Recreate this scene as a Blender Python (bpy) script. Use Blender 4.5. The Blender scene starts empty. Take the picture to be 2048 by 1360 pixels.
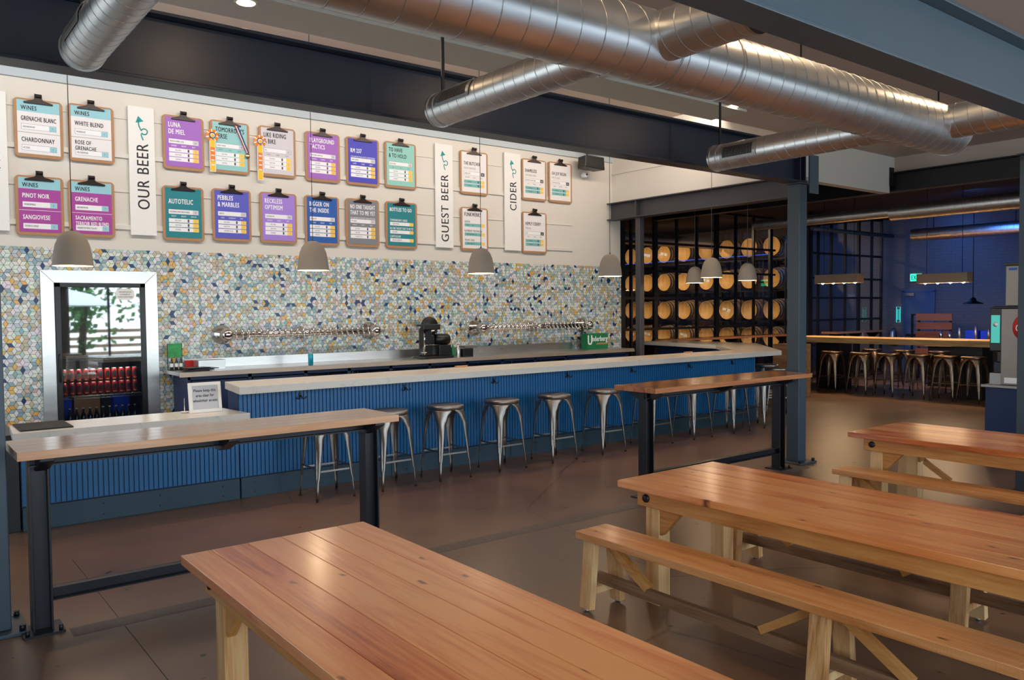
import bpy, math, random
from mathutils import Vector, Matrix
random.seed(7)
R = math.radians
sc = bpy.context.scene
COL = sc.collection

# ------------------------------------------------------------------ camera
cam_d = bpy.data.cameras.new('camera')
cam = bpy.data.objects.new('camera', cam_d)
COL.objects.link(cam)
sc.camera = cam
cam_d.sensor_width = 36.0
cam_d.lens = 1619.0 / 2048.0 * 36.0
cam_d.clip_start = 0.05
cam_d.clip_end = 200
yaw, pitch, roll = R(38.04), R(2.224), R(0.534)
fwd = Vector((math.sin(yaw) * math.cos(pitch), math.cos(yaw) * math.cos(pitch), -math.sin(pitch)))
rgt = Vector((math.cos(yaw), -math.sin(yaw), 0.0))
dwn = fwd.cross(rgt)
r2 = math.cos(roll) * rgt + math.sin(roll) * dwn
d2 = -math.sin(roll) * rgt + math.cos(roll) * dwn
M = Matrix((r2, -d2, -fwd)).transposed().to_4x4()
M.translation = Vector((0, 0, 1.75))
cam.matrix_world = M

# ------------------------------------------------------------------ world, exposure
w = bpy.data.worlds.new('sky')
sc.world = w
w.use_nodes = True
nt = w.node_tree
bg = nt.nodes['Background']
tc = nt.nodes.new('ShaderNodeTexCoord')
sx = nt.nodes.new('ShaderNodeSeparateXYZ')
rp = nt.nodes.new('ShaderNodeValToRGB')
nt.links.new(tc.outputs['Generated'], sx.inputs[0])
nt.links.new(sx.outputs['Z'], rp.inputs[0])
nt.links.new(rp.outputs[0], bg.inputs[0])
rp.color_ramp.elements[0].position = 0.0
rp.color_ramp.elements[0].color = (0.80, 0.90, 0.95, 1)
rp.color_ramp.elements[1].position = 0.6
rp.color_ramp.elements[1].color = (0.42, 0.66, 1.0, 1)
bg.inputs[1].default_value = 5.6
vs = sc.view_settings
vs.view_transform = 'Standard'
vs.look = 'None'
vs.gamma = 1.0
vs.use_curve_mapping = False
vs.exposure = 0.34
sc.cycles.use_denoising = True
sc.cycles.max_bounces = 7
sc.cycles.diffuse_bounces = 4
sc.cycles.glossy_bounces = 4
sc.cycles.transmission_bounces = 4
sc.cycles.transparent_max_bounces = 10
sc.cycles.sample_clamp_indirect = 6.0
sc.cycles.caustics_reflective = False
sc.cycles.caustics_refractive = False
sc.cycles.blur_glossy = 1.0

def area_light(name, loc, aim, sxx, syy, power, col, portal=False):
    l = bpy.data.lights.new(name, 'AREA')
    l.shape = 'RECTANGLE'
    l.size, l.size_y = sxx, syy
    l.energy = power
    l.color = col
    if portal:
        l.cycles.is_portal = True
    o = bpy.data.objects.new(name, l)
    COL.objects.link(o)
    o.location = loc
    d = (Vector(aim) - Vector(loc)).normalized()
    o.rotation_euler = d.to_track_quat('-Z', 'Y').to_euler()
    return o

def spot(name, loc, aim, power, col, ang=100, blend=0.8, size=0.05):
    l = bpy.data.lights.new(name, 'SPOT')
    l.energy = power
    l.color = col
    l.spot_size = R(ang)
    l.spot_blend = blend
    l.shadow_soft_size = size
    o = bpy.data.objects.new(name, l)
    COL.objects.link(o)
    o.location = loc
    d = (Vector(aim) - Vector(loc)).normalized()
    o.rotation_euler = d.to_track_quat('-Z', 'Y').to_euler()
    return o

# daylight openings: the window wall behind the camera and the one on the left
WINS_Y = [(-2.6, 0.4), (0.7, 3.7), (4.0, 7.0), (7.3, 10.1), (10.4, 13.1)]           # spans in x on the wall y = -3.2
WINS_X = [(-2.8, -0.9), (8.3, 10.2)]                        # spans in y on the wall x = -3.2
for i, (a, b) in enumerate(WINS_Y):
    area_light('window_daylight', ((a + b) / 2, -3.35, 2.0), ((a + b) / 2, 0, 2.0), b - a, 3.7, 1, (1, 1, 1), True)
for i, (a, b) in enumerate(WINS_X):
    area_light('window_daylight', (-3.35, (a + b) / 2, 2.0), (0, (a + b) / 2, 2.0), b - a, 3.7, 1, (1, 1, 1), True)
WARM = (1.0, 0.72, 0.45)
# high sun over the building: it only reaches the patio outside the window wall
sun = bpy.data.lights.new('sun', 'SUN')
sun.energy = 6
sun.color = (1.0, 0.95, 0.88)
sun.angle = R(0.6)
so = bpy.data.objects.new('sun', sun)
COL.objects.link(so)
so.rotation_euler = Vector((-0.25, -0.55, -1.0)).to_track_quat('-Z', 'Y').to_euler()
# unseen fill lights added high over the bar to brighten the menu wall
for x in (0.5, 3.5, 6.5, 9.3):
    area_light('menu_wall_fill', (x, 8.2, 4.9), (x, 10.6, 2.9), 2.6, 0.15, 36, (1.0, 0.97 - 0.011 * x, 0.94 - 0.022 * x))

# ------------------------------------------------------------------ materials
def lin(r, g, b):
    f = lambda v: ((v / 255.0) / 12.92) if v / 255.0 <= 0.04045 else (((v / 255.0) + 0.055) / 1.055) ** 2.4
    return (f(r), f(g), f(b), 1.0)

class NT:
    def __init__(s, m):
        s.t = m.node_tree
        s.t.nodes.clear()
    def n(s, k, **kw):
        o = s.t.nodes.new(k)
        for a, b in kw.items():
            setattr(o, a, b)
        return o
    def l(s, a, b):
        s.t.links.new(a, b)

def base_mat(name):
    m = bpy.data.materials.new(name)
    m.use_nodes = True
    g = NT(m)
    out = g.n('ShaderNodeOutputMaterial')
    p = g.n('ShaderNodeBsdfPrincipled')
    g.l(p.outputs[0], out.inputs[0])
    return m, g, p, out

def mat(name, col, rough=0.5, metal=0.0, var=0.06, scale=8.0, bump=0.0, bscale=40.0, spec=0.5, coat=0.0, emit=None, estr=0.0):
    m, g, p, out = base_mat(name)
    p.inputs['Roughness'].default_value = rough
    p.inputs['Metallic'].default_value = metal
    p.inputs['Specular IOR Level'].default_value = spec
    p.inputs['Coat Weight'].default_value = coat
    tc = g.n('ShaderNodeTexCoord')
    no = g.n('ShaderNodeTexNoise')
    no.inputs['Scale'].default_value = scale
    no.inputs['Detail'].default_value = 4
    g.l(tc.outputs['Object'], no.inputs['Vector'])
    mx = g.n('ShaderNodeMix', data_type='RGBA')
    c = col
    mx.inputs[6].default_value = tuple(max(0, v * (1 - var)) for v in c[:3]) + (1,)
    mx.inputs[7].default_value = tuple(min(1, v * (1 + var)) for v in c[:3]) + (1,)
    g.l(no.outputs[0], mx.inputs[0])
    g.l(mx.outputs[2], p.inputs['Base Color'])
    if bump > 0:
        n2 = g.n('ShaderNodeTexNoise')
        n2.inputs['Scale'].default_value = bscale
        n2.inputs['Detail'].default_value = 5
        g.l(tc.outputs['Object'], n2.inputs['Vector'])
        bu = g.n('ShaderNodeBump')
        bu.inputs['Strength'].default_value = bump
        bu.inputs['Distance'].default_value = 0.01
        g.l(n2.outputs[0], bu.inputs['Height'])
        g.l(bu.outputs[0], p.inputs['Normal'])
    if emit:
        p.inputs['Emission Color'].default_value = emit
        p.inputs['Emission Strength'].default_value = estr
    return m

def attr_mat(name, rough=0.3, spec=0.5, metal=0.0, bump=0.0):
    m, g, p, out = base_mat(name)
    a = g.n('ShaderNodeAttribute', attribute_name='tint')
    g.l(a.outputs['Color'], p.inputs['Base Color'])
    p.inputs['Roughness'].default_value = rough
    p.inputs['Specular IOR Level'].default_value = spec
    p.inputs['Metallic'].default_value = metal
    return m

def wood(name, dark, mid, light, axis='Y', rough=0.35, grain=1.0, knots=0.0, coat=0.0, bump=0.15, saw=0.0):
    """boards along one axis; the mesh's 'tint' attribute shifts grain and tone board by board"""
    m, g, p, out = base_mat(name)
    tc = g.n('ShaderNodeTexCoord')
    at = g.n('ShaderNodeAttribute', attribute_name='tint')
    sp = g.n('ShaderNodeSeparateXYZ')
    g.l(at.outputs['Color'], sp.inputs[0])
    off = g.n('ShaderNodeVectorMath', operation='SCALE')
    g.l(at.outputs['Color'], off.inputs[0])
    off.inputs['Scale'].default_value = 17.3
    add = g.n('ShaderNodeVectorMath', operation='ADD')
    g.l(tc.outputs['Object'], add.inputs[0])
    g.l(off.outputs[0], add.inputs[1])
    mp = g.n('ShaderNodeMapping')
    k = {'X': (0.09, 1, 1), 'Y': (1, 0.09, 1), 'Z': (1, 1, 0.09)}[axis]
    mp.inputs['Scale'].default_value = tuple(v * 14 * grain for v in k)
    g.l(add.outputs[0], mp.inputs['Vector'])
    n1 = g.n('ShaderNodeTexNoise')
    n1.inputs['Scale'].default_value = 1.0
    n1.inputs['Detail'].default_value = 6
    n1.inputs['Roughness'].default_value = 0.6
    n1.inputs['Distortion'].default_value = 0.6
    g.l(mp.outputs[0], n1.inputs['Vector'])
    mp2 = g.n('ShaderNodeMapping')
    mp2.inputs['Scale'].default_value = tuple(v * 90 * grain for v in {'X': (0.03, 1, 1), 'Y': (1, 0.03, 1), 'Z': (1, 1, 0.03)}[axis])
    g.l(add.outputs[0], mp2.inputs['Vector'])
    n2 = g.n('ShaderNodeTexNoise')
    n2.inputs['Scale'].default_value = 1.0
    n2.inputs['Detail'].default_value = 3
    g.l(mp2.outputs[0], n2.inputs['Vector'])
    mixf = g.n('ShaderNodeMath', operation='MULTIPLY_ADD')
    g.l(n2.outputs[0], mixf.inputs[0])
    mixf.inputs[1].default_value = 0.35
    g.l(n1.outputs[0], mixf.inputs[2])
    sub = g.n('ShaderNodeMath', operation='MULTIPLY_ADD')
    g.l(sp.outputs['X'], sub.inputs[0])
    sub.inputs[1].default_value = 0.34
    g.l(mixf.outputs[0], sub.inputs[2])
    rp = g.n('ShaderNodeValToRGB')
    e = rp.color_ramp.elements
    e[0].position = 0.52
    e[0].color = dark
    e[1].position = 0.95
    e[1].color = light
    q = rp.color_ramp.elements.new(0.68)
    q.color = mid
    g.l(sub.outputs[0], rp.inputs[0])
    last = rp.outputs[0]
    if knots > 0:
        mk = g.n('ShaderNodeMapping')
        mk.inputs['Scale'].default_value = tuple(v * knots for v in {'X': (0.45, 1, 1), 'Y': (1, 0.45, 1), 'Z': (1, 1, 0.45)}[axis])
        g.l(add.outputs[0], mk.inputs['Vector'])
        vo = g.n('ShaderNodeTexVoronoi', voronoi_dimensions='2D' if axis != 'Z' else '3D')
        vo.inputs['Scale'].default_value = 1.0
        nk = g.n('ShaderNodeTexNoise')
        nk.inputs['Scale'].default_value = 14
        g.l(tc.outputs['Object'], nk.inputs['Vector'])
        wk = g.n('ShaderNodeMix', data_type='RGBA')
        wk.inputs[0].default_value = 0.12
        g.l(mk.outputs[0], wk.inputs[6])
        g.l(nk.outputs['Color'], wk.inputs[7])
        g.l(wk.outputs[2], vo.inputs['Vector'])
        rk = g.n('ShaderNodeValToRGB')
        rk.color_ramp.elements[0].position = 0.01
        rk.color_ramp.elements[0].color = (1, 1, 1, 1)
        rk.color_ramp.elements[1].position = 0.05
        rk.color_ramp.elements[1].color = (0, 0, 0, 1)
        g.l(vo.outputs['Distance'], rk.inputs[0])
        mk2 = g.n('ShaderNodeMix', data_type='RGBA')
        g.l(rk.outputs[0], mk2.inputs[0])
        g.l(last, mk2.inputs[6])
        mk2.inputs[7].default_value = tuple(v * 0.42 for v in dark[:3]) + (1,)
        last = mk2.outputs[2]
    g.l(last, p.inputs['Base Color'])
    p.inputs['Roughness'].default_value = rough
    p.inputs['Coat Weight'].default_value = coat
    p.inputs['Coat Roughness'].default_value = 0.18
    bu = g.n('ShaderNodeBump')
    bu.inputs['Strength'].default_value = bump
    bu.inputs['Distance'].default_value = 0.004
    g.l(mixf.outputs[0], bu.inputs['Height'])
    if saw > 0:
        wv = g.n('ShaderNodeTexWave')
        wv.bands_direction = axis
        wv.inputs['Scale'].default_value = 22
        wv.inputs['Distortion'].default_value = 6.0
        wv.inputs['Detail'].default_value = 3
        g.l(tc.outputs['Object'], wv.inputs['Vector'])
        b2 = g.n('ShaderNodeBump')
        b2.inputs['Strength'].default_value = saw
        b2.inputs['Distance'].default_value = 0.003
        g.l(wv.outputs[0], b2.inputs['Height'])
        g.l(bu.outputs[0], b2.inputs['Normal'])
        g.l(b2.outputs[0], p.inputs['Normal'])
    else:
        g.l(bu.outputs[0], p.inputs['Normal'])
    return m

def glass_mat(name, refl, tint=(1, 1, 1, 1), rough=0.02, fres=0.6):
    m, g, p, out = base_mat(name)
    g.t.nodes.remove(p)
    tr = g.n('ShaderNodeBsdfTransparent')
    tr.inputs[0].default_value = tint
    gl = g.n('ShaderNodeBsdfGlossy')
    gl.inputs['Roughness'].default_value = rough
    lw = g.n('ShaderNodeLayerWeight')
    lw.inputs['Blend'].default_value = 0.25
    ma = g.n('ShaderNodeMath', operation='MULTIPLY_ADD')
    g.l(lw.outputs['Fresnel'], ma.inputs[0])
    ma.inputs[1].default_value = fres
    ma.inputs[2].default_value = refl
    ms = g.n('ShaderNodeMixShader')
    g.l(ma.outputs[0], ms.inputs[0])
    g.l(tr.outputs[0], ms.inputs[1])
    g.l(gl.outputs[0], ms.inputs[2])
    g.l(ms.outputs[0], out.inputs[0])
    return m

def metal_mat(name, col, rough=0.28, streak=(1, 1, 1), amt=0.12, bump=0.02):
    m, g, p, out = base_mat(name)
    p.inputs['Metallic'].default_value = 1.0
    tc = g.n('ShaderNodeTexCoord')
    mp = g.n('ShaderNodeMapping')
    mp.inputs['Scale'].default_value = streak
    g.l(tc.outputs['Object'], mp.inputs['Vector'])
    no = g.n('ShaderNodeTexNoise')
    no.inputs['Scale'].default_value = 6
    no.inputs['Detail'].default_value = 5
    g.l(mp.outputs[0], no.inputs['Vector'])
    mr = g.n('ShaderNodeMapRange')
    mr.inputs[3].default_value = max(0.02, rough - amt)
    mr.inputs[4].default_value = rough + amt
    g.l(no.outputs[0], mr.inputs[0])
    g.l(mr.outputs[0], p.inputs['Roughness'])
    mx = g.n('ShaderNodeMix', data_type='RGBA')
    mx.inputs[6].default_value = tuple(v * 0.82 for v in col[:3]) + (1,)
    mx.inputs[7].default_value = col
    g.l(no.outputs[0], mx.inputs[0])
    g.l(mx.outputs[2], p.inputs['Base Color'])
    if bump:
        bu = g.n('ShaderNodeBump')
        bu.inputs['Strength'].default_value = bump
        g.l(no.outputs[0], bu.inputs['Height'])
        g.l(bu.outputs[0], p.inputs['Normal'])
    return m

def emis(name, col, s):
    m, g, p, out = base_mat(name)
    p.inputs['Base Color'].default_value = (0.02, 0.02, 0.02, 1)
    p.inputs['Emission Color'].default_value = col
    p.inputs['Emission Strength'].default_value = s
    return m

def floor_mat():
    m, g, p, out = base_mat('polished_concrete')
    tc = g.n('ShaderNodeTexCoord')
    n1 = g.n('ShaderNodeTexNoise')
    n1.inputs['Scale'].default_value = 0.55
    n1.inputs['Detail'].default_value = 8
    n1.inputs['Roughness'].default_value = 0.62
    g.l(tc.outputs['Object'], n1.inputs['Vector'])
    rp = g.n('ShaderNodeValToRGB')
    rp.color_ramp.elements[0].position = 0.3
    rp.color_ramp.elements[0].color = lin(96, 69, 49)
    rp.color_ramp.elements[1].position = 0.72
    rp.color_ramp.elements[1].color = lin(130, 99, 74)
    g.l(n1.outputs[0], rp.inputs[0])
    # dark specks and chips
    n2 = g.n('ShaderNodeTexNoise')
    n2.inputs['Scale'].default_value = 9.0
    n2.inputs['Detail'].default_value = 2
    g.l(tc.outputs['Object'], n2.inputs['Vector'])
    r2 = g.n('ShaderNodeValToRGB')
    r2.color_ramp.elements[0].position = 0.715
    r2.color_ramp.elements[0].color = (0, 0, 0, 1)
    r2.color_ramp.elements[1].position = 0.74
    r2.color_ramp.elements[1].color = (1, 1, 1, 1)
    g.l(n2.outputs[0], r2.inputs[0])
    mx = g.n('ShaderNodeMix', data_type='RGBA')
    g.l(r2.outputs[0], mx.inputs[0])
    g.l(rp.outputs[0], mx.inputs[6])
    mx.inputs[7].default_value = (0.012, 0.008, 0.006, 1)
    # fine cracks
    vo = g.n('ShaderNodeTexVoronoi', feature='DISTANCE_TO_EDGE')
    vo.inputs['Scale'].default_value = 0.28
    nd = g.n('ShaderNodeTexNoise')
    nd.inputs['Scale'].default_value = 2.5
    nd.inputs['Detail'].default_value = 5
    g.l(tc.outputs['Object'], nd.inputs['Vector'])
    ad = g.n('ShaderNodeMix', data_type='RGBA')
    ad.inputs[0].default_value = 0.12
    g.l(tc.outputs['Object'], ad.inputs[6])
    g.l(nd.outputs['Color'], ad.inputs[7])
    g.l(ad.outputs[2], vo.inputs['Vector'])
    rc = g.n('ShaderNodeValToRGB')
    rc.color_ramp.elements[0].position = 0.0
    rc.color_ramp.elements[0].color = (0.45, 0.45, 0.45, 1)
    rc.color_ramp.elements[1].position = 0.0022
    rc.color_ramp.elements[1].color = (1, 1, 1, 1)
    g.l(vo.outputs['Distance'], rc.inputs[0])
    mu = g.n('ShaderNodeMix', data_type='RGBA', blend_type='MULTIPLY')
    mu.inputs[0].default_value = 1.0
    g.l(mx.outputs[2], mu.inputs[6])
    g.l(rc.outputs[0], mu.inputs[7])
    g.l(mu.outputs[2], p.inputs['Base Color'])
    mr = g.n('ShaderNodeMapRange')
    mr.inputs[3].default_value = 0.22
    mr.inputs[4].default_value = 0.42
    g.l(n1.outputs[0], mr.inputs[0])
    g.l(mr.outputs[0], p.inputs['Roughness'])
    return m

def marble_mat():
    m, g, p, out = base_mat('veined_quartz')
    tc = g.n('ShaderNodeTexCoord')
    wv = g.n('ShaderNodeTexNoise')
    wv.inputs['Scale'].default_value = 2.2
    wv.inputs['Detail'].default_value = 9
    wv.inputs['Distortion'].default_value = 1.6
    g.l(tc.outputs['Object'], wv.inputs['Vector'])
    rp = g.n('ShaderNodeValToRGB')
    e = rp.color_ramp.elements
    e[0].position = 0.492
    e[0].color = lin(218, 212, 203)
    e[1].position = 0.508
    e[1].color = lin(218, 212, 203)
    q = e.new(0.5)
    q.color = lin(196, 198, 194)
    g.l(wv.outputs[0], rp.inputs[0])
    g.l(rp.outputs[0], p.inputs['Base Color'])
    p.inputs['Roughness'].default_value = 0.22
    return m

def brick_mat():
    m, g, p, out = base_mat('painted_brick')
    tc = g.n('ShaderNodeTexCoord')
    mp = g.n('ShaderNodeMapping')
    mp.inputs['Rotation'].default_value = (R(90), 0, R(90))
    g.l(tc.outputs['Object'], mp.inputs['Vector'])
    br = g.n('ShaderNodeTexBrick')
    br.inputs['Scale'].default_value = 1.0
    br.inputs['Brick Width'].default_value = 0.21
    br.inputs['Row Height'].default_value = 0.075
    br.inputs['Mortar Size'].default_value = 0.008
    br.inputs['Color1'].default_value = lin(124, 122, 124)
    br.inputs['Color2'].default_value = lin(120, 118, 120)
    br.inputs['Mortar'].default_value = lin(114, 112, 114)
    sp = g.n('ShaderNodeSeparateXYZ')
    cb = g.n('ShaderNodeCombineXYZ')
    g.l(tc.outputs['Object'], sp.inputs[0])
    g.l(sp.outputs['Y'], cb.inputs['X'])
    g.l(sp.outputs['Z'], cb.inputs['Y'])
    g.l(cb.outputs[0], br.inputs['Vector'])
    g.l(br.outputs['Color'], p.inputs['Base Color'])
    bu = g.n('ShaderNodeBump')
    bu.inputs['Strength'].default_value = 0.3
    bu.inputs['Distance'].default_value = 0.01
    bu.invert = True
    g.l(br.outputs['Fac'], bu.inputs['Height'])
    g.l(bu.outputs[0], p.inputs['Normal'])
    p.inputs['Roughness'].default_value = 0.55
    return m
# ------------------------------------------------------------------ mesh helpers
class MB:
    def __init__(s):
        s.v = []; s.f = []; s.mi = []; s.sm = []; s.ti = []
        s.m = 0; s.smooth = False; s.tint = (0.5, 0.5, 0.5)
        s.has_tint = False
        s.xf = None
    def P(s, p):
        p = Vector(p)
        if s.xf is not None:
            p = s.xf @ p
        s.v.append((p.x, p.y, p.z))
        return len(s.v) - 1
    def F(s, ids, smooth=None):
        s.f.append(tuple(ids)); s.mi.append(s.m)
        s.sm.append(s.smooth if smooth is None else smooth)
        s.ti.append(s.tint)
    def T(s, a=None):
        if a is None:
            a = (random.random(), random.random(), random.random())
        s.tint = a; s.has_tint = True
        return s
    def box(s, a, b):
        (x0, y0, z0), (x1, y1, z1) = a, b
        if x1 < x0: x0, x1 = x1, x0
        if y1 < y0: y0, y1 = y1, y0
        if z1 < z0: z0, z1 = z1, z0
        i = [s.P(p) for p in ((x0, y0, z0), (x1, y0, z0), (x1, y1, z0), (x0, y1, z0), (x0, y0, z1), (x1, y0, z1), (x1, y1, z1), (x0, y1, z1))]
        for q in ((0, 3, 2, 1), (4, 5, 6, 7), (0, 1, 5, 4), (1, 2, 6, 5), (2, 3, 7, 6), (3, 0, 4, 7)):
            s.F([i[k] for k in q], False)
        return s
    def beam(s, p, q, w, h, up=(0, 0, 1)):
        """rectangular bar from p to q, width w across, height h along up"""
        p, q = Vector(p), Vector(q)
        d = (q - p).normalized()
        u = Vector(up)
        u = (u - d * u.dot(d)).normalized()
        r = d.cross(u)
        c = []
        for e in (p, q):
            for a, b in ((-1, -1), (1, -1), (1, 1), (-1, 1)):
                c.append(s.P(e + r * (a * w / 2) + u * (b * h / 2)))
        for k in ((3, 2, 1, 0), (4, 5, 6, 7), (0, 1, 5, 4), (1, 2, 6, 5), (2, 3, 7, 6), (3, 0, 4, 7)):
            s.F([c[j] for j in k], False)
        return s
    def prism(s, poly, z0, z1):
        a = [s.P((x, y, z0)) for x, y in poly]
        b = [s.P((x, y, z1)) for x, y in poly]
        n = len(poly)
        s.F(list(reversed(a)), False); s.F(b, False)
        for i in range(n):
            s.F((a[i], a[(i + 1) % n], b[(i + 1) % n], b[i]), False)
        return s
    def extr(s, poly, f0, f1, smooth=False):
        """poly of (u,v); f0/f1 map (u,v)->point for the two ends"""
        a = [s.P(f0(u, v)) for u, v in poly]
        b = [s.P(f1(u, v)) for u, v in poly]
        n = len(poly)
        s.F(list(reversed(a)), False); s.F(b, False)
        for i in range(n):
            s.F((a[i], a[(i + 1) % n], b[(i + 1) % n], b[i]), smooth)
        return s
    def tube(s, pts, r, seg=8, caps=True, smooth=True, closed=False):
        pts = [Vector(p) for p in pts]
        n = len(pts)
        rr = r if isinstance(r, (list, tuple)) else [r] * n
        rings = []
        prev = None
        for i, p in enumerate(pts):
            if closed:
                d = (pts[(i + 1) % n] - pts[i - 1]).normalized()
            elif i == 0: d = (pts[1] - p).normalized()
            elif i == n - 1: d = (p - pts[i - 1]).normalized()
            else: d = ((pts[i + 1] - p).normalized() + (p - pts[i - 1]).normalized()).normalized()
            if prev is None:
                u = Vector((0, 0, 1)) if abs(d.z) < 0.9 else Vector((1, 0, 0))
            else:
                u = prev
            u = (u - d * u.dot(d)).normalized()
            prev = u
            vv = d.cross(u)
            rings.append([s.P(p + (u * math.cos(2 * math.pi * k / seg) + vv * math.sin(2 * math.pi * k / seg)) * rr[i]) for k in range(seg)])
        m = n if closed else n - 1
        for i in range(m):
            a, b = rings[i], rings[(i + 1) % n]
            for k in range(seg):
                s.F((a[k], b[k], b[(k + 1) % seg], a[(k + 1) % seg]), smooth)
        if caps and not closed:
            s.F(rings[0], False); s.F(list(reversed(rings[-1])), False)
        return s
    def cyl(s, p, q, r, seg=16, r2=None):
        return s.tube([p, q], [r, r if r2 is None else r2], seg)
    def lathe(s, prof, c=(0, 0, 0), seg=24, axis='Z', smooth=True, capped=True):
        """prof of (radius, height)"""
        c = Vector(c)
        def pt(r, h, a):
            x, y = r * math.cos(a), r * math.sin(a)
            if axis == 'Z': return c + Vector((x, y, h))
            if axis == 'Y': return c + Vector((x, h, -y))
            return c + Vector((h, x, y))
        rings = []
        for r, h in prof:
            if r < 1e-6:
                rings.append([s.P(pt(0, h, 0))])
            else:
                rings.append([s.P(pt(r, h, 2 * math.pi * k / seg)) for k in range(seg)])
        for i in range(len(rings) - 1):
            a, b = rings[i], rings[i + 1]
            for k in range(seg):
                k2 = (k + 1) % seg
                if len(a) == 1 and len(b) == 1: continue
                if len(a) == 1: s.F((a[0], b[k2], b[k]), smooth)
                elif len(b) == 1: s.F((a[k], a[k2], b[0]), smooth)
                else: s.F((a[k], a[k2], b[k2], b[k]), smooth)
        if capped:
            if len(rings[0]) > 1: s.F(list(reversed(rings[0])), False)
            if len(rings[-1]) > 1: s.F(rings[-1], False)
        return s
    def add_mesh(s, verts, faces):
        b = len(s.v)
        for p in verts: s.P(p)
        for f in faces: s.F([b + i for i in f])
        return s
    def build(s, name, mats, parent=None, world=False, bevel=0.0, seg=2, solid=0.0, sub=0):
        me = bpy.data.meshes.new(name)
        vv = s.v
        if parent is not None and world:
            L = ORG[parent.name]
            vv = [(x - L[0], y - L[1], z - L[2]) for x, y, z in s.v]
        me.from_pydata(vv, [], s.f)
        if not isinstance(mats, (list, tuple)): mats = [mats]
        for m in mats: me.materials.append(m)
        me.polygons.foreach_set('material_index', s.mi)
        me.polygons.foreach_set('use_smooth', s.sm)
        if s.has_tint:
            at = me.color_attributes.new('tint', 'FLOAT_COLOR', 'CORNER')
            arr = []
            for p in me.polygons:
                t = s.ti[p.index]
                for _ in range(p.loop_total): arr.extend((t[0], t[1], t[2], 1.0))
            at.data.foreach_set('color', arr)
        me.update()
        o = bpy.data.objects.new(name, me)
        COL.objects.link(o)
        if parent is not None: o.parent = parent
        if solid:
            md = o.modifiers.new('thickness', 'SOLIDIFY'); md.thickness = solid; md.offset = 0
        if bevel > 0:
            md = o.modifiers.new('soft_edges', 'BEVEL'); md.width = bevel; md.segments = seg
            md.limit_method = 'ANGLE'; md.angle_limit = R(40)
        if sub:
            md = o.modifiers.new('smooth', 'SUBSURF'); md.levels = sub; md.render_levels = sub
        return o

ORG = {}
def tag(o, label=None, cat=None, group=None, kind=None):
    if label: o['label'] = label
    if cat: o['category'] = cat
    if group: o['group'] = group
    if kind: o['kind'] = kind
    return o
def thing(name, loc, label, cat, group=None, rz=0.0):
    o = bpy.data.objects.new(name, None)
    COL.objects.link(o)
    o.empty_display_size = 0.1
    o.location = loc
    o.rotation_euler = (0, 0, rz)
    ORG[o.name] = tuple(loc)
    return tag(o, label, cat, group)
KIDS = {}
def copy_tree(o, parent=None):
    c = o.copy()
    COL.objects.link(c)
    c.parent = parent
    for ch in list(o.children):
        copy_tree(ch, c)
    return c
def place(proto, first, loc, rz, label, group=None):
    o = proto if first else copy_tree(proto)
    o.location = loc
    o.rotation_euler = (0, 0, rz)
    o['label'] = label
    if group: o['group'] = group
    return o
def struct(mb, name, mats, **kw):
    o = mb.build(name, mats, **kw)
    o['kind'] = 'structure'
    return o

# lettering: outlines of the built-in font turned into flat meshes
_tc = {}
def glyphs(text, bold=0.0, res=2):
    k = (text, 0.0, res)
    if k in _tc: return _tc[k]
    cu = bpy.data.curves.new('lettering_source', 'FONT')
    cu.body = text
    cu.size = 1.0
    cu.resolution_u = res
    cu.space_character = 1.12
    ob = bpy.data.objects.new('lettering_source', cu)
    COL.objects.link(ob)
    dg = bpy.context.evaluated_depsgraph_get()
    me = ob.evaluated_get(dg).to_mesh()
    vs_ = [(v.co.x, v.co.y) for v in me.vertices]
    fs_ = [tuple(p.vertices) for p in me.polygons]
    ob.evaluated_get(dg).to_mesh_clear()
    bpy.data.objects.remove(ob)
    bpy.data.curves.remove(cu)
    _tc[k] = (vs_, fs_)
    return _tc[k]
def write(mb, text, f, u, v, h, width=None, sx=0.62, bold=0.012, align='L', m=0):
    """f maps (u,v) to a point; cap height h; width sets total width if given"""
    vs_, fs_ = glyphs(text, 0.0, 5 if h > 0.1 else 2)
    if not vs_: return
    x0 = min(p[0] for p in vs_); x1 = max(p[0] for p in vs_)
    k = h / 0.73
    kx = k * sx
    if width: kx = width / (x1 - x0)
    W = (x1 - x0) * kx
    ou = u - (W / 2 if align == 'C' else (W if align == 'R' else 0))
    mb.m = m
    o_, a_, b_ = Vector(f(0, 0)), Vector(f(1, 0)), Vector(f(0, 1))
    nn = (a_ - o_).cross(b_ - o_).normalized()
    li = 0
    sh = [0.0] if bold <= 0 else [-bold * k * 0.9, 0.0, bold * k * 0.9]
    for d in sh:
        for e in ([0.0] if bold < 0.02 else [-bold * k * 0.45, bold * k * 0.45]):
            mb.add_mesh([Vector(f(ou + d + (a - x0) * kx, v + e + b * k)) + nn * (0.00012 * li) for a, b in vs_], fs_)
            li += 1
def rect(mb, f, u0, v0, u1, v1, m=0):
    mb.m = m
    mb.F([mb.P(f(u0, v0)), mb.P(f(u1, v0)), mb.P(f(u1, v1)), mb.P(f(u0, v1))], False)
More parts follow.
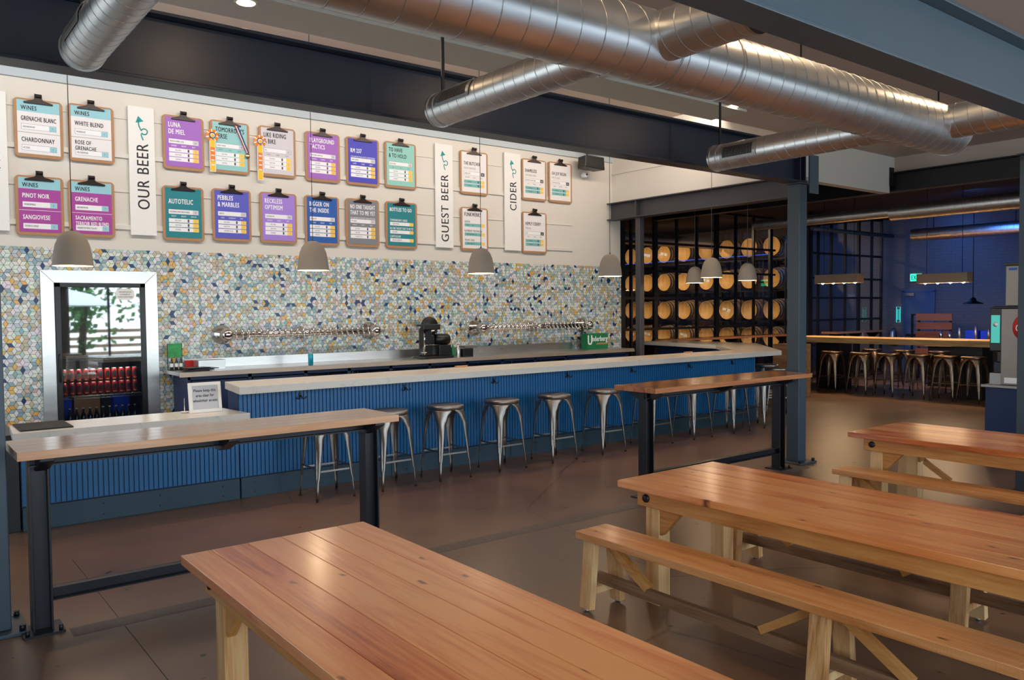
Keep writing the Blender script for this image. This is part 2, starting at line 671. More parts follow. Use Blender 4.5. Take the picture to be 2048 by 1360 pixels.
# ------------------------------------------------------------------ material instances
MT = {}
MT['steel_blue'] = mat('slate_blue_painted_steel', lin(68, 84, 94), 0.38, var=0.1, scale=3, bump=0.03)
MT['steel_col'] = mat('slate_column_paint', lin(54, 67, 78), 0.42, var=0.1, scale=3, bump=0.03)
MT['navy_beam'] = mat('dark_navy_painted_steel', lin(27, 37, 56), 0.30, var=0.15, scale=3, bump=0.04, spec=0.6)
MT['black_steel'] = mat('black_steel', lin(32, 32, 36), 0.4, metal=0.3, var=0.2, scale=12, bump=0.02)
MT['black'] = mat('black_plastic', lin(16, 16, 18), 0.35, var=0.1)
MT['rubber'] = mat('black_rubber', lin(18, 18, 18), 0.7)
MT['dark_void'] = mat('dark_interior', lin(14, 15, 20), 0.6)
MT['galv'] = metal_mat('galvanised_duct', (0.78, 0.78, 0.77, 1), 0.37, (0.8, 2, 2), 0.07, 0.0)
MT['galv_seam'] = metal_mat('galvanised_seam', (0.50, 0.50, 0.49, 1), 0.45, (6, 6, 6), 0.06, 0.0)
MT['appliance'] = metal_mat('dull_appliance_steel', (0.42, 0.38, 0.34, 1), 0.5, (2, 2, 2), 0.06, 0.0)
MT['grey_steel'] = mat('dark_grey_painted_steel', lin(66, 64, 68), 0.45, var=0.1, scale=3)
MT['stainless'] = metal_mat('brushed_stainless', (0.72, 0.71, 0.69, 1), 0.30, (0.4, 3, 3), 0.06, 0.0)
MT['chrome'] = metal_mat('polished_chrome', (0.66, 0.61, 0.57, 1), 0.12, (2, 2, 2), 0.03, 0.0)
MT['gunmetal'] = metal_mat('gunmetal_stool', (0.37, 0.335, 0.30, 1), 0.40, (2, 2, 2), 0.06, 0.0)
MT['bronze'] = metal_mat('bronze_stool', (0.27, 0.19, 0.13, 1), 0.38, (2, 2, 2), 0.06, 0.0)
MT['white_wall'] = mat('warm_white_paint', lin(222, 216, 206), 0.55, var=0.02, scale=2)
MT['ceiling'] = mat('ceiling_paint', lin(198, 182, 170), 0.8, var=0.03, scale=1)
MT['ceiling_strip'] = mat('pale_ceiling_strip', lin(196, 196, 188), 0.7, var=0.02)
MT['tan_trim'] = mat('tan_trim', lin(205, 175, 150), 0.6, var=0.08, scale=3)
MT['blue_band'] = mat('pale_blue_band', lin(188, 200, 206), 0.6, var=0.03)
MT['dark_ceiling'] = mat('dark_timber_ceiling', lin(46, 34, 28), 0.8, var=0.2)
MT['grout'] = mat('dark_grout', lin(44, 48, 48), 0.8)
MT['tiles'] = attr_mat('glazed_rhombus_tiles', 0.30)
MT['floor'] = floor_mat()
MT['quartz'] = marble_mat()
MT['bar_blue'] = mat('blue_painted_slats', lin(26, 104, 160), 0.42, var=0.08, scale=3)
MT['bar_kick'] = mat('blue_grey_plinth', lin(40, 66, 80), 0.45, var=0.15, scale=4)
MT['cab_navy'] = mat('navy_cabinet_paint', lin(16, 42, 82), 0.4, var=0.1, scale=4)
MT['oak_top'] = wood('honey_pine_top', lin(158, 72, 30), lin(200, 110, 54), lin(222, 148, 86), 'Y', 0.28, 0.9, 4.2, 0.25, 0.06)
MT['pine_leg'] = wood('raw_pine', lin(160, 104, 54), lin(200, 148, 92), lin(222, 182, 128), 'Z', 0.6, 1.2, 1.6, 0.0, 0.2)
MT['pine_apron'] = wood('amber_pine', lin(136, 76, 28), lin(180, 114, 52), lin(204, 146, 80), 'Y', 0.5, 1.2, 2.0, 0.1, 0.2)
MT['bench_top'] = wood('sawn_pine_bench', lin(160, 92, 44), lin(194, 124, 66), lin(214, 152, 94), 'Y', 0.45, 1.1, 4.0, 0.15, 0.15, 0.10)
MT['old_wood'] = wood('weathered_timber', lin(80, 54, 34), lin(120, 86, 56), lin(148, 112, 78), 'Y', 0.7, 1.2, 2.0, 0.0, 0.3)
MT['bar_wood'] = wood('lacquered_table_top', lin(150, 96, 62), lin(184, 130, 90), lin(206, 158, 118), 'X', 0.16, 0.8, 0.0, 0.6, 0.03)
MT['bar_wood2'] = wood('red_lacquered_table_top', lin(120, 66, 38), lin(160, 98, 60), lin(186, 126, 84), 'X', 0.16, 0.8, 0.0, 0.6, 0.03)
MT['far_wood'] = wood('far_table_timber', lin(150, 112, 66), lin(190, 150, 96), lin(214, 178, 122), 'Y', 0.4, 0.9, 0, 0.2, 0.1)
MT['red_wood'] = wood('orange_cedar_boards', lin(120, 58, 34), lin(156, 82, 50), lin(180, 104, 66), 'Y', 0.5, 0.9, 2.0, 0.1, 0.1)
MT['hardboard'] = mat('hardboard', lin(178, 132, 92), 0.6, var=0.08, scale=30)
MT['paint_tan'] = mat('beige_lamp_housing', lin(168, 146, 124), 0.5)
MT['lamp_out'] = mat('matt_taupe_shade', lin(152, 140, 126), 0.75, var=0.03, bump=0.05)
MT['lamp_in'] = mat('white_shade_inside', lin(240, 232, 220), 0.6, emit=lin(255, 226, 190), estr=0.35)
MT['bulb'] = emis('glowing_bulb', lin(255, 214, 160), 50)
MT['downlight'] = emis('downlight_lens', lin(255, 220, 170), 30)
MT['cord'] = mat('grey_cord', lin(84, 84, 92), 0.6)
MT['barrel'] = wood('barrel_staves', lin(110, 84, 60), lin(150, 120, 90), lin(176, 148, 116), 'X', 0.6, 1.0, 0, 0, 0.2)
MT['barrel_head'] = wood('barrel_head_oak', lin(184, 130, 64), lin(212, 160, 90), lin(230, 186, 120), 'Z', 0.5, 1.4, 0, 0, 0.1)
MT['hoop'] = metal_mat('barrel_hoop', (0.42, 0.38, 0.33, 1), 0.4, (3, 3, 3), 0.08, 0)
MT['glass'] = glass_mat('clear_glass', 0.0, fres=0.18)
MT['door_glass'] = glass_mat('cooler_door_glass', 0.17, (0.82, 0.86, 0.85, 1))
MT['paper'] = mat('white_paper', lin(240, 238, 234), 0.6, var=0.01)
MT['black_ink'] = mat('black_ink', lin(34, 34, 40), 0.6)
MT['white_ink'] = mat('white_ink', lin(244, 243, 246), 0.6, var=0.0)
MT['grey_ink'] = mat('grey_ink', lin(112, 112, 118), 0.6)
MT['teal_ink'] = mat('teal_ink', lin(24, 150, 150), 0.6)
MT['clip'] = mat('dark_clip', lin(44, 34, 32), 0.35, metal=0.4, var=0.1)
for nm, c in dict(pale_blue=(150, 205, 216), white=(236, 232, 232), magenta=(168, 66, 156), purple=(164, 104, 196), lilac=(164, 130, 220), aqua=(150, 204, 206), pale_grey=(214, 208, 216),
                  teal=(22, 130, 140), violet=(90, 92, 196), indigo=(70, 68, 190), blue=(34, 92, 176), grey=(128, 130, 138), mint=(146, 206, 196), orange=(236, 128, 30), gold=(250, 196, 30),
                  yellow=(250, 208, 96), aqua_dark=(116, 184, 184), red=(190, 34, 40), navy=(28, 44, 110), dark_grey=(70, 66, 76)).items():
    MT['c_' + nm] = mat(nm + '_print', lin(*c), 0.55, var=0.02)
MT['can_red'] = mat('red_can', lin(176, 42, 40), 0.35, metal=0.3, var=0.1)
MT['can_teal'] = mat('turquoise_can', lin(30, 150, 175), 0.3, metal=0.4, var=0.3, scale=30)
MT['bottle'] = mat('dark_glass_bottle', lin(22, 16, 12), 0.1, spec=0.8)
MT['green_box'] = mat('green_carton', lin(18, 120, 70), 0.5, var=0.1)
MT['umb'] = mat('white_umbrella_cloth', lin(240, 240, 236), 0.8)
MT['leaf'] = mat('tree_foliage', lin(70, 120, 44), 0.7, var=0.5, scale=5)
MT['bark'] = mat('bark', lin(66, 50, 38), 0.9)
MT['patio'] = mat('patio_paving', lin(190, 186, 178), 0.8)
MT['outer'] = mat('painted_partition', lin(120, 116, 112), 0.7)
MT['brick'] = brick_mat()
MT['blue_door'] = mat('blue_painted_door', lin(96, 120, 150), 0.5)
MT['exit'] = emis('exit_sign_green', (0.02, 1.0, 0.35, 1), 2.2)
MT['screen'] = emis('lit_dispenser_screen', (0.12, 0.85, 0.72, 1), 0.45)
MT['neon'] = emis('cyan_neon', (0.1, 0.9, 0.85, 1), 0.7)
MT['led_blue'] = emis('blue_led_strip', (0.03, 0.18, 1.0, 1), 0.7)
MT['blue_plastic'] = mat('bright_blue_plastic', lin(20, 70, 220), 0.4)

# ------------------------------------------------------------------ the room shell
mb = MB(); mb.box((-3.4, -3.4, -0.1), (21.2, 20.2, 0)); struct(mb, 'floor', MT['floor'])
mb = MB(); mb.box((-9, -16, -0.16), (16, -3.4, -0.02)); struct(mb, 'patio_ground', MT['patio'])
# ceiling over the seating area with its pale strip, and the higher ceiling over the bar
mb = MB(); mb.box((-3.4, -3.4, 4.2), (13.4, 6.75, 4.4)); struct(mb, 'ceiling', MT['ceiling'])
mb = MB(); mb.box((-3.4, 6.2, 4.17), (8.6, 6.75, 4.2)); struct(mb, 'trim_1', MT['ceiling_strip'])
mb = MB(); mb.box((-3.4, 6.75, 4.95), (10.75, 10.8, 5.1)); mb.box((-3.4, 6.72, 4.4), (10.75, 6.75, 5.1)); struct(mb, 'ceiling_over_bar', MT['ceiling'])
# menu wall
mb = MB()
for a, b in (((-3.4, 10.6, 0), (1.60, 10.8, 5.0)), ((1.60, 10.6, 2.095), (2.575, 10.8, 5.0)), ((2.575, 10.6, 0), (10.86, 10.8, 5.0))): mb.box(a, b)
struct(mb, 'wall_back', MT['white_wall'])
mb = MB()
for a, b in ((2.53, 2.745), (2.80, 3.195), (3.215, 3.59), (3.65, 4.06), (4.08, 4.37)):
    pass
for z, h in ((4.065, 0.012), (3.19, 0.012)):
    mb.box((0.9, 10.588, z), (9.66, 10.6, z + h))
for z in (3.60, 2.745):
    mb.box((0.9, 10.578, z), (9.66, 10.6, z + 0.055))
struct(mb, 'trim_2', MT['white_wall'], bevel=0.003)
mb = MB(); mb.box((-3.4, 10.54, 4.50), (10.65, 10.6, 4.95)); struct(mb, 'trim_3', MT['tan_trim'])
mb = MB(); mb.box((-3.4, 10.57, 4.39), (10.65, 10.6, 4.50)); struct(mb, 'blue_wall_band', MT['blue_band'])  # pale blue band below the tan one
# mosaic of rhombus tiles on the lower wall
def mosaic():
    mb = MB()
    x0, x1, z0, z1 = -0.60, 10.86, 0.10, 2.50
    mb.m = 1
    mb.box((x0, 10.590, z0), (1.59, 10.598, z1)); mb.box((2.585, 10.590, z0), (x1, 10.598, z1)); mb.box((1.59, 10.590, 2.11), (2.585, 10.598, z1))
    mb.m = 0
    s = 0.0505
    cols = [((222, 225, 223), .39), ((184, 202, 200), .19), ((140, 172, 184), .13), ((194, 182, 158), .18), ((222, 176, 88), .065), ((18, 56, 112), .05)]
    cols = [(lin(*c)[:3], p) for c, p in cols]
    rnd = random.Random(11)
    def pick():
        r = rnd.random()
        for c, p in cols:
            r -= p
            if r <= 0: return tuple(v * rnd.uniform(.88, 1.1) for v in c)
        return cols[0][0]
    h = math.sqrt(3) / 2
    V = [(s * math.cos(R(60 * k)), s * math.sin(R(60 * k))) for k in range(6)]
    ni = int((x1 - x0) / (1.5 * s)) + 2
    nj = int((z1 - z0) / (2 * h * s)) + 2
    for i in range(-1, ni):
        for j in range(-1, nj):
            cx = x0 + i * 1.5 * s
            cz = z0 + j * 2 * h * s + (h * s if i % 2 else 0)
            if 1.57 < cx < 2.6 and cz < 2.12: continue
            # three rhombi round the hexagon centre: joined to alternate corners
            for k in (0, 2, 4):
                q = [(0, 0), V[k], V[(k + 1) % 6], V[(k + 2) % 6]]
                mx = sum(p[0] for p in q) / 4; mz = sum(p[1] for p in q) / 4
                pts = [(cx + mx + (p[0] - mx) * 0.92, cz + mz + (p[1] - mz) * 0.92) for p in q]
                if any(p[0] < x0 or p[0] > x1 or p[1] < z0 or p[1] > z1 for p in pts):
                    pts = [(min(max(a, x0), x1), min(max(b, z0), z1)) for a, b in pts]
                    if max(p[0] for p in pts) - min(p[0] for p in pts) < 0.008 or max(p[1] for p in pts) - min(p[1] for p in pts) < 0.008: continue
                mb.T(pick())
                mb.F([mb.P((a, 10.586, b)) for a, b in pts])
    o = mb.build('wall_back_mosaic', [MT['tiles'], MT['grout']])
    # keep the cooler opening clear
    o['kind'] = 'structure'
mosaic()
# walls behind and beside the camera, with window openings
def wall_with_windows(name, spans, along, pos, lo, hi, H=4.4):
    mb = MB()
    z0, z1 = 0.12, 3.88
    def bx(a, b, c, d, t=0.2):
        if along == 'X': mb.box((a, pos - t, c), (b, pos, d))
        else: mb.box((pos - t, a, c), (pos, b, d))
    bx(lo, hi, 0, z0); bx(lo, hi, z1, H)
    e = lo
    for a, b in spans:
        bx(e, a, z0, z1); e = b
    bx(e, hi, z0, z1)
    struct(mb, name, MT['outer'])
    for i, (a, b) in enumerate(spans):
        f = MB()
        def fb(p, q, c, d):
            if along == 'X': f.box((p, pos - 0.12, c), (q, pos - 0.06, d))
            else: f.box((pos - 0.12, p, c), (pos - 0.06, q, d))
        for k in range(4):
            x = a + (b - a) * k / 3
            fb(max(a, x - 0.03), min(b, x + 0.03), z0, z1)
        for z in (z0, 2.45, z1 - 0.06): fb(a, b, z, z + 0.06)
        struct(f, 'window_%d' % (i + (1 if along == 'X' else 6)), MT['black_steel'])
wall_with_windows('wall_front', WINS_Y, 'X', -3.2, -3.4, 21.2)
wall_with_windows('wall_left', WINS_X, 'Y', -3.2, -3.2, 10.6, 5.1)
# wall above the bar's right end, carried by a steel beam
mb = MB(); mb.box((10.65, 6.75, 3.64), (10.85, 10.6, 5.1)); struct(mb, 'wall_right_of_bar', MT['white_wall'])
mb = MB(); mb.box((10.635, 6.80, 4.17), (10.65, 10.6, 4.20)); struct(mb, 'trim_5', MT['white_wall'])
mb = MB(); mb.box((10.85, 6.75, 3.60), (13.24, 6.9, 4.6)); mb.box((13.24, 6.75, 3.95), (13.4, 6.9, 4.6)); struct(mb, 'wall_upper_middle', MT['white_wall'])
mb = MB(); mb.box((13.4, -3.2, 3.945), (13.6, 6.9, 4.6)); struct(mb, 'wall_upper_right', MT['ceiling'])
mb = MB(); mb.box((10.86, 6.9, 4.0), (21.2, 20.2, 4.1)); mb.box((13.6, -3.2, 4.0), (21.2, 6.9, 4.1)); struct(mb, 'ceiling_far', MT['dark_ceiling'])
mb = MB(); mb.box((13.3, -3.2, 0), (13.5, 2.2, 3.6)); struct(mb, 'wall_daylight_block', MT['outer'])  # unseen wall added to keep window daylight out of the far room
mb = MB(); mb.box((21.0, -3.2, 0), (21.2, 20.2, 4.05)); struct(mb, 'wall_right', MT['brick'])
mb = MB(); mb.box((10.86, 20.0, 0), (21.2, 20.2, 4.05)); mb.box((10.66, 10.8, 0), (10.86, 20.0, 5.0)); struct(mb, 'wall_barrel_room', MT['dark_ceiling'])

mb = MB(); mb.box((6.05, 5.3, 4.17), (6.11, 6.19, 4.2)); struct(mb, 'pale_strip', MT['ceiling_strip'])  # narrow pale strip along the ceiling
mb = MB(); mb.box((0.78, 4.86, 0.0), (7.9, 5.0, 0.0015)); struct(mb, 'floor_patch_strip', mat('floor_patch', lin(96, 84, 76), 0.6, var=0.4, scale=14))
mb = MB(); mb.box((1.030, 3.6, 0.0), (1.034, 4.85, 0.001)); mb.box((1.030, 5.01, 0.0), (1.034, 6.4, 0.001)); struct(mb, 'floor_joint', MT['dark_void'])
# steel beams and columns
def ibeam_x(x0, x1, y, z0, h, fw, tf=0.02, tw=0.014):
    mb = MB()
    mb.box((x0, y - fw / 2, z0), (x1, y + fw / 2, z0 + tf))
    mb.box((x0, y - fw / 2, z0 + h - tf), (x1, y + fw / 2, z0 + h))
    mb.box((x0, y - tw / 2, z0 + tf), (x1, y + tw / 2, z0 + h - tf))
    return mb
def ibeam_y(y0, y1, x, z0, h, fw, tf=0.02, tw=0.014):
    mb = MB()
    mb.box((x - fw / 2, y0, z0), (x + fw / 2, y1, z0 + tf))
    mb.box((x - fw / 2, y0, z0 + h - tf), (x + fw / 2, y1, z0 + h))
    mb.box((x - tw / 2, y0, z0 + tf), (x + tw / 2, y1, z0 + h - tf))
    return mb
mb = ibeam_x(-3.2, 8.12, 5.15, 3.105, 0.41, 0.18)
for x in (8.0, 8.1): mb.box((x - 0.008, 5.07, 3.125), (x + 0.008, 5.23, 3.495))
tag(mb.build('steel_beam', MT['navy_beam'], bevel=0.003), 'long dark navy steel I-beam running across above the blue bar', 'beam')
mb = ibeam_x(-3.2, 13.2, 2.0, 2.916, 0.392, 0.17)
tag(mb.build('steel_beam', MT['steel_blue'], bevel=0.003), 'slate blue steel beam nearest the camera at the upper right', 'beam')
mb = ibeam_y(6.72, 10.6, 10.62, 3.335, 0.31, 0.22)
for y in (9.9,): mb.box((10.52, y - 0.01, 3.355), (10.72, y + 0.01, 3.625))
tag(mb.build('steel_beam', MT['grey_steel'], bevel=0.003), 'dark grey steel beam under the white wall at the right end of the bar', 'beam')
mb = ibeam_y(-3.1, 12.0, 13.35, 3.62, 0.32, 0.2)
tag(mb.build('steel_beam', MT['black_steel'], bevel=0.003), 'black steel beam in the right background below the grey ceiling', 'beam')
mb = MB(); mb.box((13.22, 6.725, 3.72), (13.34, 6.745, 4.02))
tag(mb.build('steel_plate', MT['black_steel']), 'black steel end plate on the white upper wall beside the black beam', 'plate')
def column(x, y, label, h, s=0.15, plate=0.16, mt='steel_col'):
    t = thing('steel_column', (x, y, 0), label, 'column')
    mb = MB(); mb.box((-s / 2, -s / 2, 0.02), (s / 2, s / 2, h)); mb.build('shaft', MT[mt], t, bevel=0.006)
    mb = MB(); mb.box((-plate, -plate, 0), (plate, plate, 0.02)); mb.build('base_plate', MT[mt], t, bevel=0.003)
    for a, b in ((1, 1), (-1, 1), (1, -1), (-1, -1)):
        q = plate - 0.03
        mb = MB(); mb.cyl((a * q, b * q, 0.02), (a * q, b * q, 0.05), 0.016, 6); mb.build('bolt', MT['black_steel'], t)
    mb = MB(); mb.box((-s / 2 - 0.02, -s / 2 - 0.02, h), (s / 2 + 0.02, s / 2 + 0.02, h + 0.012)); mb.build('cap_plate', MT[mt], t)
    return t
column(0.44, 5.22, 'slate blue steel column cropped by the left edge', 3.09, 0.17)
column(8.06, 5.15, 'slate blue steel column behind the right high table', 3.09, 0.15)
column(8.22, 2.885, 'slate blue steel column cropped by the right edge of the frame', 3.09, 0.15)
t = column(10.63, 9.9, 'slim grey steel column rising behind the back counter end', 3.32, 0.11, 0.1, 'grey_steel')
# plate bracket past the end of the navy beam
mb = MB(); mb.box((8.16, 5.06, 3.0), (8.34, 5.075, 3.42))
tag(mb.build('gusset_plate', MT['steel_blue']), 'slate blue gusset plate at the end of the navy beam', 'plate')

# ------------------------------------------------------------------ ducts
def spiral_duct(p0, p1, r, pitch, root, cap0=False, cap1=False, name='duct_pipe'):
    p0, p1 = Vector(p0), Vector(p1)
    mb = MB(); mb.tube([p0, p1], r, 48, caps=False)
    if cap0 or cap1:
        d = (p1 - p0).normalized()
        for on, p, sg in ((cap0, p0, -1), (cap1, p1, 1)):
            if on: mb.tube([p, p + d * sg * 0.004], [r, 0.001], 48, caps=True, smooth=False)
    mb.build(name, MT['galv'], root, world=True)
    d = (p1 - p0); L = d.length; d.normalize()
    u = Vector((0, 0, 1)); v = d.cross(u).normalized()
    n = int(L / pitch)
    pts = []
    for k in range(n * 24 + 1):
        a = 2 * math.pi * k / 24
        pts.append(p0 + d * (pitch * k / 24) + (u * math.cos(a) + v * math.sin(a)) * (r + 0.0005))
    mb = MB(); mb.tube(pts, 0.0026 * (r / 0.19) + 0.0006, 4, caps=False)
    mb.build('seam', MT['galv_seam'], root, world=True)
ZD = 3.13
t = thing('main_duct', (-3.0, 2.98, ZD), 'largest galvanised spiral duct crossing the ceiling from upper left to right', 'duct')
spiral_duct((-3.0, 2.98, ZD), (3.85, 2.98, ZD), 0.187, 0.155, t)
spiral_duct((3.85, 2.98, ZD), (6.80, 2.98, ZD), 0.184, 0.12, t, cap1=True)
for x in (3.85, 6.785, 3.35):
    mb = MB(); mb.tube([(x - 0.006, 2.98, ZD), (x + 0.006, 2.98, ZD)], 0.1905, 48); mb.build('joint_band', MT['galv_seam'], t, world=True)
for x in (0.5, 2.6, 4.7, 6.6):
    mb = MB(); mb.cyl((x, 2.98, ZD + 0.18), (x, 2.98, 4.199), 0.006, 6); mb.build('hanger_rod', MT['black_steel'], t, world=True)
def branch(x, y1, label, r, a0=-8, a1=58):
    grille = True
    t = thing('branch_duct', (x, 3.2, ZD), label, 'duct', 'small branch ducts towards the bar')
    spiral_duct((x, 3.14, ZD), (x, y1, ZD), r, 0.10, t, cap1=True)
    mb = MB(); mb.tube([(x, y1 - 0.03, ZD), (x, y1 - 0.02, ZD)], r + 0.006, 36); mb.tube([(x, y1 - 0.1, ZD), (x, y1 - 0.092, ZD)], r + 0.004, 36)
    mb.build('end_cap', MT['galv_seam'], t, world=True)
    if grille:
        # curved register on the left lower side
        g0, g1 = y1 - 0.50, y1 - 0.18
        def q(y, a, rr): return (x - rr * math.cos(a), y, ZD + rr * math.sin(a))
        fr = MB()
        A0, A1 = R(a0), R(a1)
        def patch(mbx, ya, yb, a0, a1, rr, n=6):
            for k in range(n):
                u0 = a0 + (a1 - a0) * k / n; u1 = a0 + (a1 - a0) * (k + 1) / n
                mbx.F([mbx.P(q(ya, u0, rr)), mbx.P(q(yb, u0, rr)), mbx.P(q(yb, u1, rr)), mbx.P(q(ya, u1, rr))])
        rr = r + 0.007
        patch(fr, g0 - 0.03, g0, A0, A1, rr); patch(fr, g1, g1 + 0.03, A0, A1, rr)
        patch(fr, g0, g1, A0, A0 + 0.16, rr, 1); patch(fr, g0, g1, A1 - 0.16, A1, rr, 1)
        reg = fr.build('register_frame', MT['galv_seam'], t, world=True, solid=0.004)
        bk = MB(); patch(bk, g0, g1, A0, A1, r + 0.003); bk.build('register_opening', MT['dark_void'], t, world=True)
        sl = MB()
        n = 20
        for k in range(n):
            yy = g0 + (g1 - g0) * (k + .5) / n
            sl.tube([q(yy, A0 + (A1 - A0) * j / 6, r + 0.006) for j in range(7)], 0.0012, 4, caps=False)
        sl.build('register_louvres', MT['galv_seam'], t, world=True)
    mb = MB(); mb.box((x - 0.012, y1 - 0.07, ZD + r), (x + 0.012, y1 - 0.06, 4.199))
    mb.build('hanger_strap', MT['black_steel'], t, world=True)
    return t
branch(0.89, 4.80, 'branch duct hanging at the upper left corner, cut by the frame top', 0.108)
branch(3.12, 4.80, 'branch duct with black register above the guest beer sign', 0.112)
branch(6.20, 4.83, 'branch duct with register ending left of the slate blue column', 0.118, -24, 40)
for x, y0, lab in ((3.25, 2.12, 'short branch duct leaving the main duct towards the camera at top centre'), (6.52, 2.12, 'short branch duct leaving the far end of the main duct at the right')):
    t = thing('branch_duct', (x, y0, ZD), lab, 'duct', 'short ducts towards the camera')
    spiral_duct((x, y0 + 0.18, ZD + 0.02), (x, 2.84, ZD + 0.02), 0.13, 0.10, t)
    mb = MB(); mb.tube([(x, y0 + 0.17, ZD + 0.02), (x, y0 + 0.185, ZD + 0.02)], 0.137, 36); mb.build('collar', MT['galv_seam'], t, world=True)
    mb = MB(); mb.tube([(x, y0 + 0.18, ZD + 0.02), (x + 0.02, y0 + 0.08, ZD + 0.05), (x + 0.05, y0 + 0.02, ZD + 0.11)], 0.128, 36, caps=True); mb.build('elbow', MT['galv'], t, world=True)

# recessed lights
n = 0
DL = [(8.31, 6.17, 4.2, 'recessed ceiling light glowing between the main duct and the right branch duct'), (2.35, 6.35, 4.17, 'recessed ceiling light cut by the frame top left of centre'),
      (2.2, 2.45, 4.2, 'recessed ceiling light above the left foreground table'), (5.0, 2.6, 4.2, 'recessed ceiling light above the middle table'), (7.7, 2.6, 4.2, 'recessed ceiling light above the farthest table')]
for x, y, z, lab in DL:
    t = thing('downlight', (x, y, z), lab, 'ceiling light', 'recessed ceiling lights')
    mb = MB(); mb.lathe([(0.085, -0.006), (0.09, 0), ], (0, 0, 0), 32); mb.build('trim_ring', MT['ceiling_strip'], t)
    mb = MB(); mb.lathe([(0.0, -0.010), (0.068, -0.008), (0.07, -0.005)], (0, 0, 0), 32); mb.build('lens', MT['downlight'], t)
    spot('downlight_beam', (x, y, z - 0.03), (x, y, 0), 60 if y > 5 else 50, WARM, 168, 0.6, 0.06)
# ------------------------------------------------------------------ the bar
def slats(poly, z0, z1, pitch=0.040, gap=0.009, dep=0.012):
    """vertical slats along a polyline (outer face on the right-hand side)"""
    mb = MB()
    for (a, b) in zip(poly[:-1], poly[1:]):
        a2, b2 = Vector(a), Vector(b)
        d = b2 - a2; L = d.length; d.normalize()
        nrm = Vector((d.y, -d.x))
        n = max(1, int(round(L / pitch)))
        p = L / n
        for k in range(n):
            s0, s1 = k * p + gap / 2, (k + 1) * p - gap / 2
            A = a2 + d * s0; B = a2 + d * s1
            o = nrm * dep
            q = [(A.x, A.y), (A.x + o.x, A.y + o.y), (B.x + o.x, B.y + o.y), (B.x, B.y)]
            mb.prism(q, z0, z1)
    return mb
bar = thing('bar_counter', (2.55, 7.5, 0), 'long blue slatted bar with a thick pale quartz top, running across the room', 'bar')
inner = [(10.62, 7.90), (11.70, 8.98), (11.70, 10.55), (12.32, 10.55), (12.32, 8.85)]
body = [(2.62, 7.50), (10.60, 7.50), (12.30, 9.05), (12.30, 10.7), (12.05, 10.7), (12.05, 9.15), (10.50, 7.78), (2.62, 7.78)]
mb = MB(); mb.prism(body, 0.0, 1.0); mb.build('bar_body', MT['cab_navy'], bar, world=True)
mb = slats([(2.62, 7.50), (10.60, 7.50), (12.30, 9.05), (12.30, 10.7)], 0.2, 0.998)
mb.build('slat_panel', MT['bar_blue'], bar, world=True)
mb = slats([(2.62, 7.50), (10.60, 7.50), (12.30, 9.05)], 0.0, 0.19, 1.6, 0.004, 0.03)
mb.build('kick_plate', MT['bar_kick'], bar, world=True, bevel=0.002)
top = [(2.53, 7.20), (10.87, 7.20), (12.80, 9.02), (12.80, 11.2), (12.1, 11.2), (11.72, 9.10), (10.55, 7.86), (2.62, 7.86)]
mb = MB(); mb.prism(top, 1.0, 1.07); mb.build('bar_top', MT['quartz'], bar, world=True, bevel=0.003)
low = thing('low_counter', (0.8, 7.5, 0), 'lower wheelchair-height counter with quartz top at the left end of the bar', 'counter')
mb = MB(); mb.prism([(0.86, 7.50), (2.615, 7.50), (2.615, 7.72), (0.86, 7.72)], 0, 0.765); mb.build('counter_body', MT['cab_navy'], low, world=True)
mb = slats([(0.86, 7.50), (2.615, 7.50)], 0.2, 0.763)
mb.build('slat_panel', MT['bar_blue'], low, world=True)
mb = slats([(0.86, 7.50), (2.61, 7.50)], 0.0, 0.19, 1.6, 0.004, 0.03); mb.build('kick_plate', MT['bar_kick'], low, world=True, bevel=0.002)
for root, xs0 in ((low, (1.0, 1.45, 1.9, 2.45)), (bar, (2.75, 3.9, 4.4, 5.6, 6.2, 7.3, 7.9))):
    for x in xs0:
        for z in (0.05, 0.14):
            mb = MB(); mb.cyl((x, 7.47, z), (x, 7.466, z), 0.008, 8); mb.build('screw', MT['black_steel'], root, world=True)
mb = MB(); mb.prism([(0.78, 7.20), (2.62, 7.20), (2.56, 7.75), (0.82, 7.75)], 0.766, 0.83); mb.build('counter_top', MT['quartz'], low, world=True, bevel=0.003)
mb = MB(); mb.box((0.84, 7.27, 0.831), (1.21, 7.74, 0.841)); tag(mb.build('rubber_mat', MT['rubber'], bevel=0.003), 'black rubber mat on the left end of the low counter', 'mat')
mb = MB(); mb.box((0.72, 7.50, 0), (0.85, 8.6, 0.78)); tag(mb.build('end_panel', MT['black'], bevel=0.002), 'dark panel closing the left end of the low counter', 'panel')

# double coat hooks under the bar top
def hook(x, label):
    t = thing('double_hook', (x, 7.476, 0.925), label, 'hook', 'double coat hooks under the bar top')
    mb = MB(); mb.box((-0.012, 0.0, -0.02), (0.012, 0.01, 0.025)); mb.build('mounting_plate', MT['black_steel'], t, bevel=0.002)
    for s in (-1, 1):
        pts = [(0, -0.004, 0.0)] + [(s * (0.03 + 0.022 * -math.cos(a)), -0.012 - 0.012 * math.sin(a / 2), -0.012 - 0.022 * math.sin(a)) for a in [0, .8, 1.57, 2.3, 3.1]]
        mb = MB(); mb.tube(pts, 0.0055, 6); mb.build('prong', MT['black_steel'], t)
    return t
for i, x in enumerate((3.22, 4.40, 5.58, 6.72, 7.87, 9.03, 10.02)):
    hook(x, 'black double hook under the bar top, ' + ['first from the left end', 'second from the left', 'third from the left', 'fourth, in the middle', 'fifth from the left', 'sixth from the left', 'last before the corner'][i])

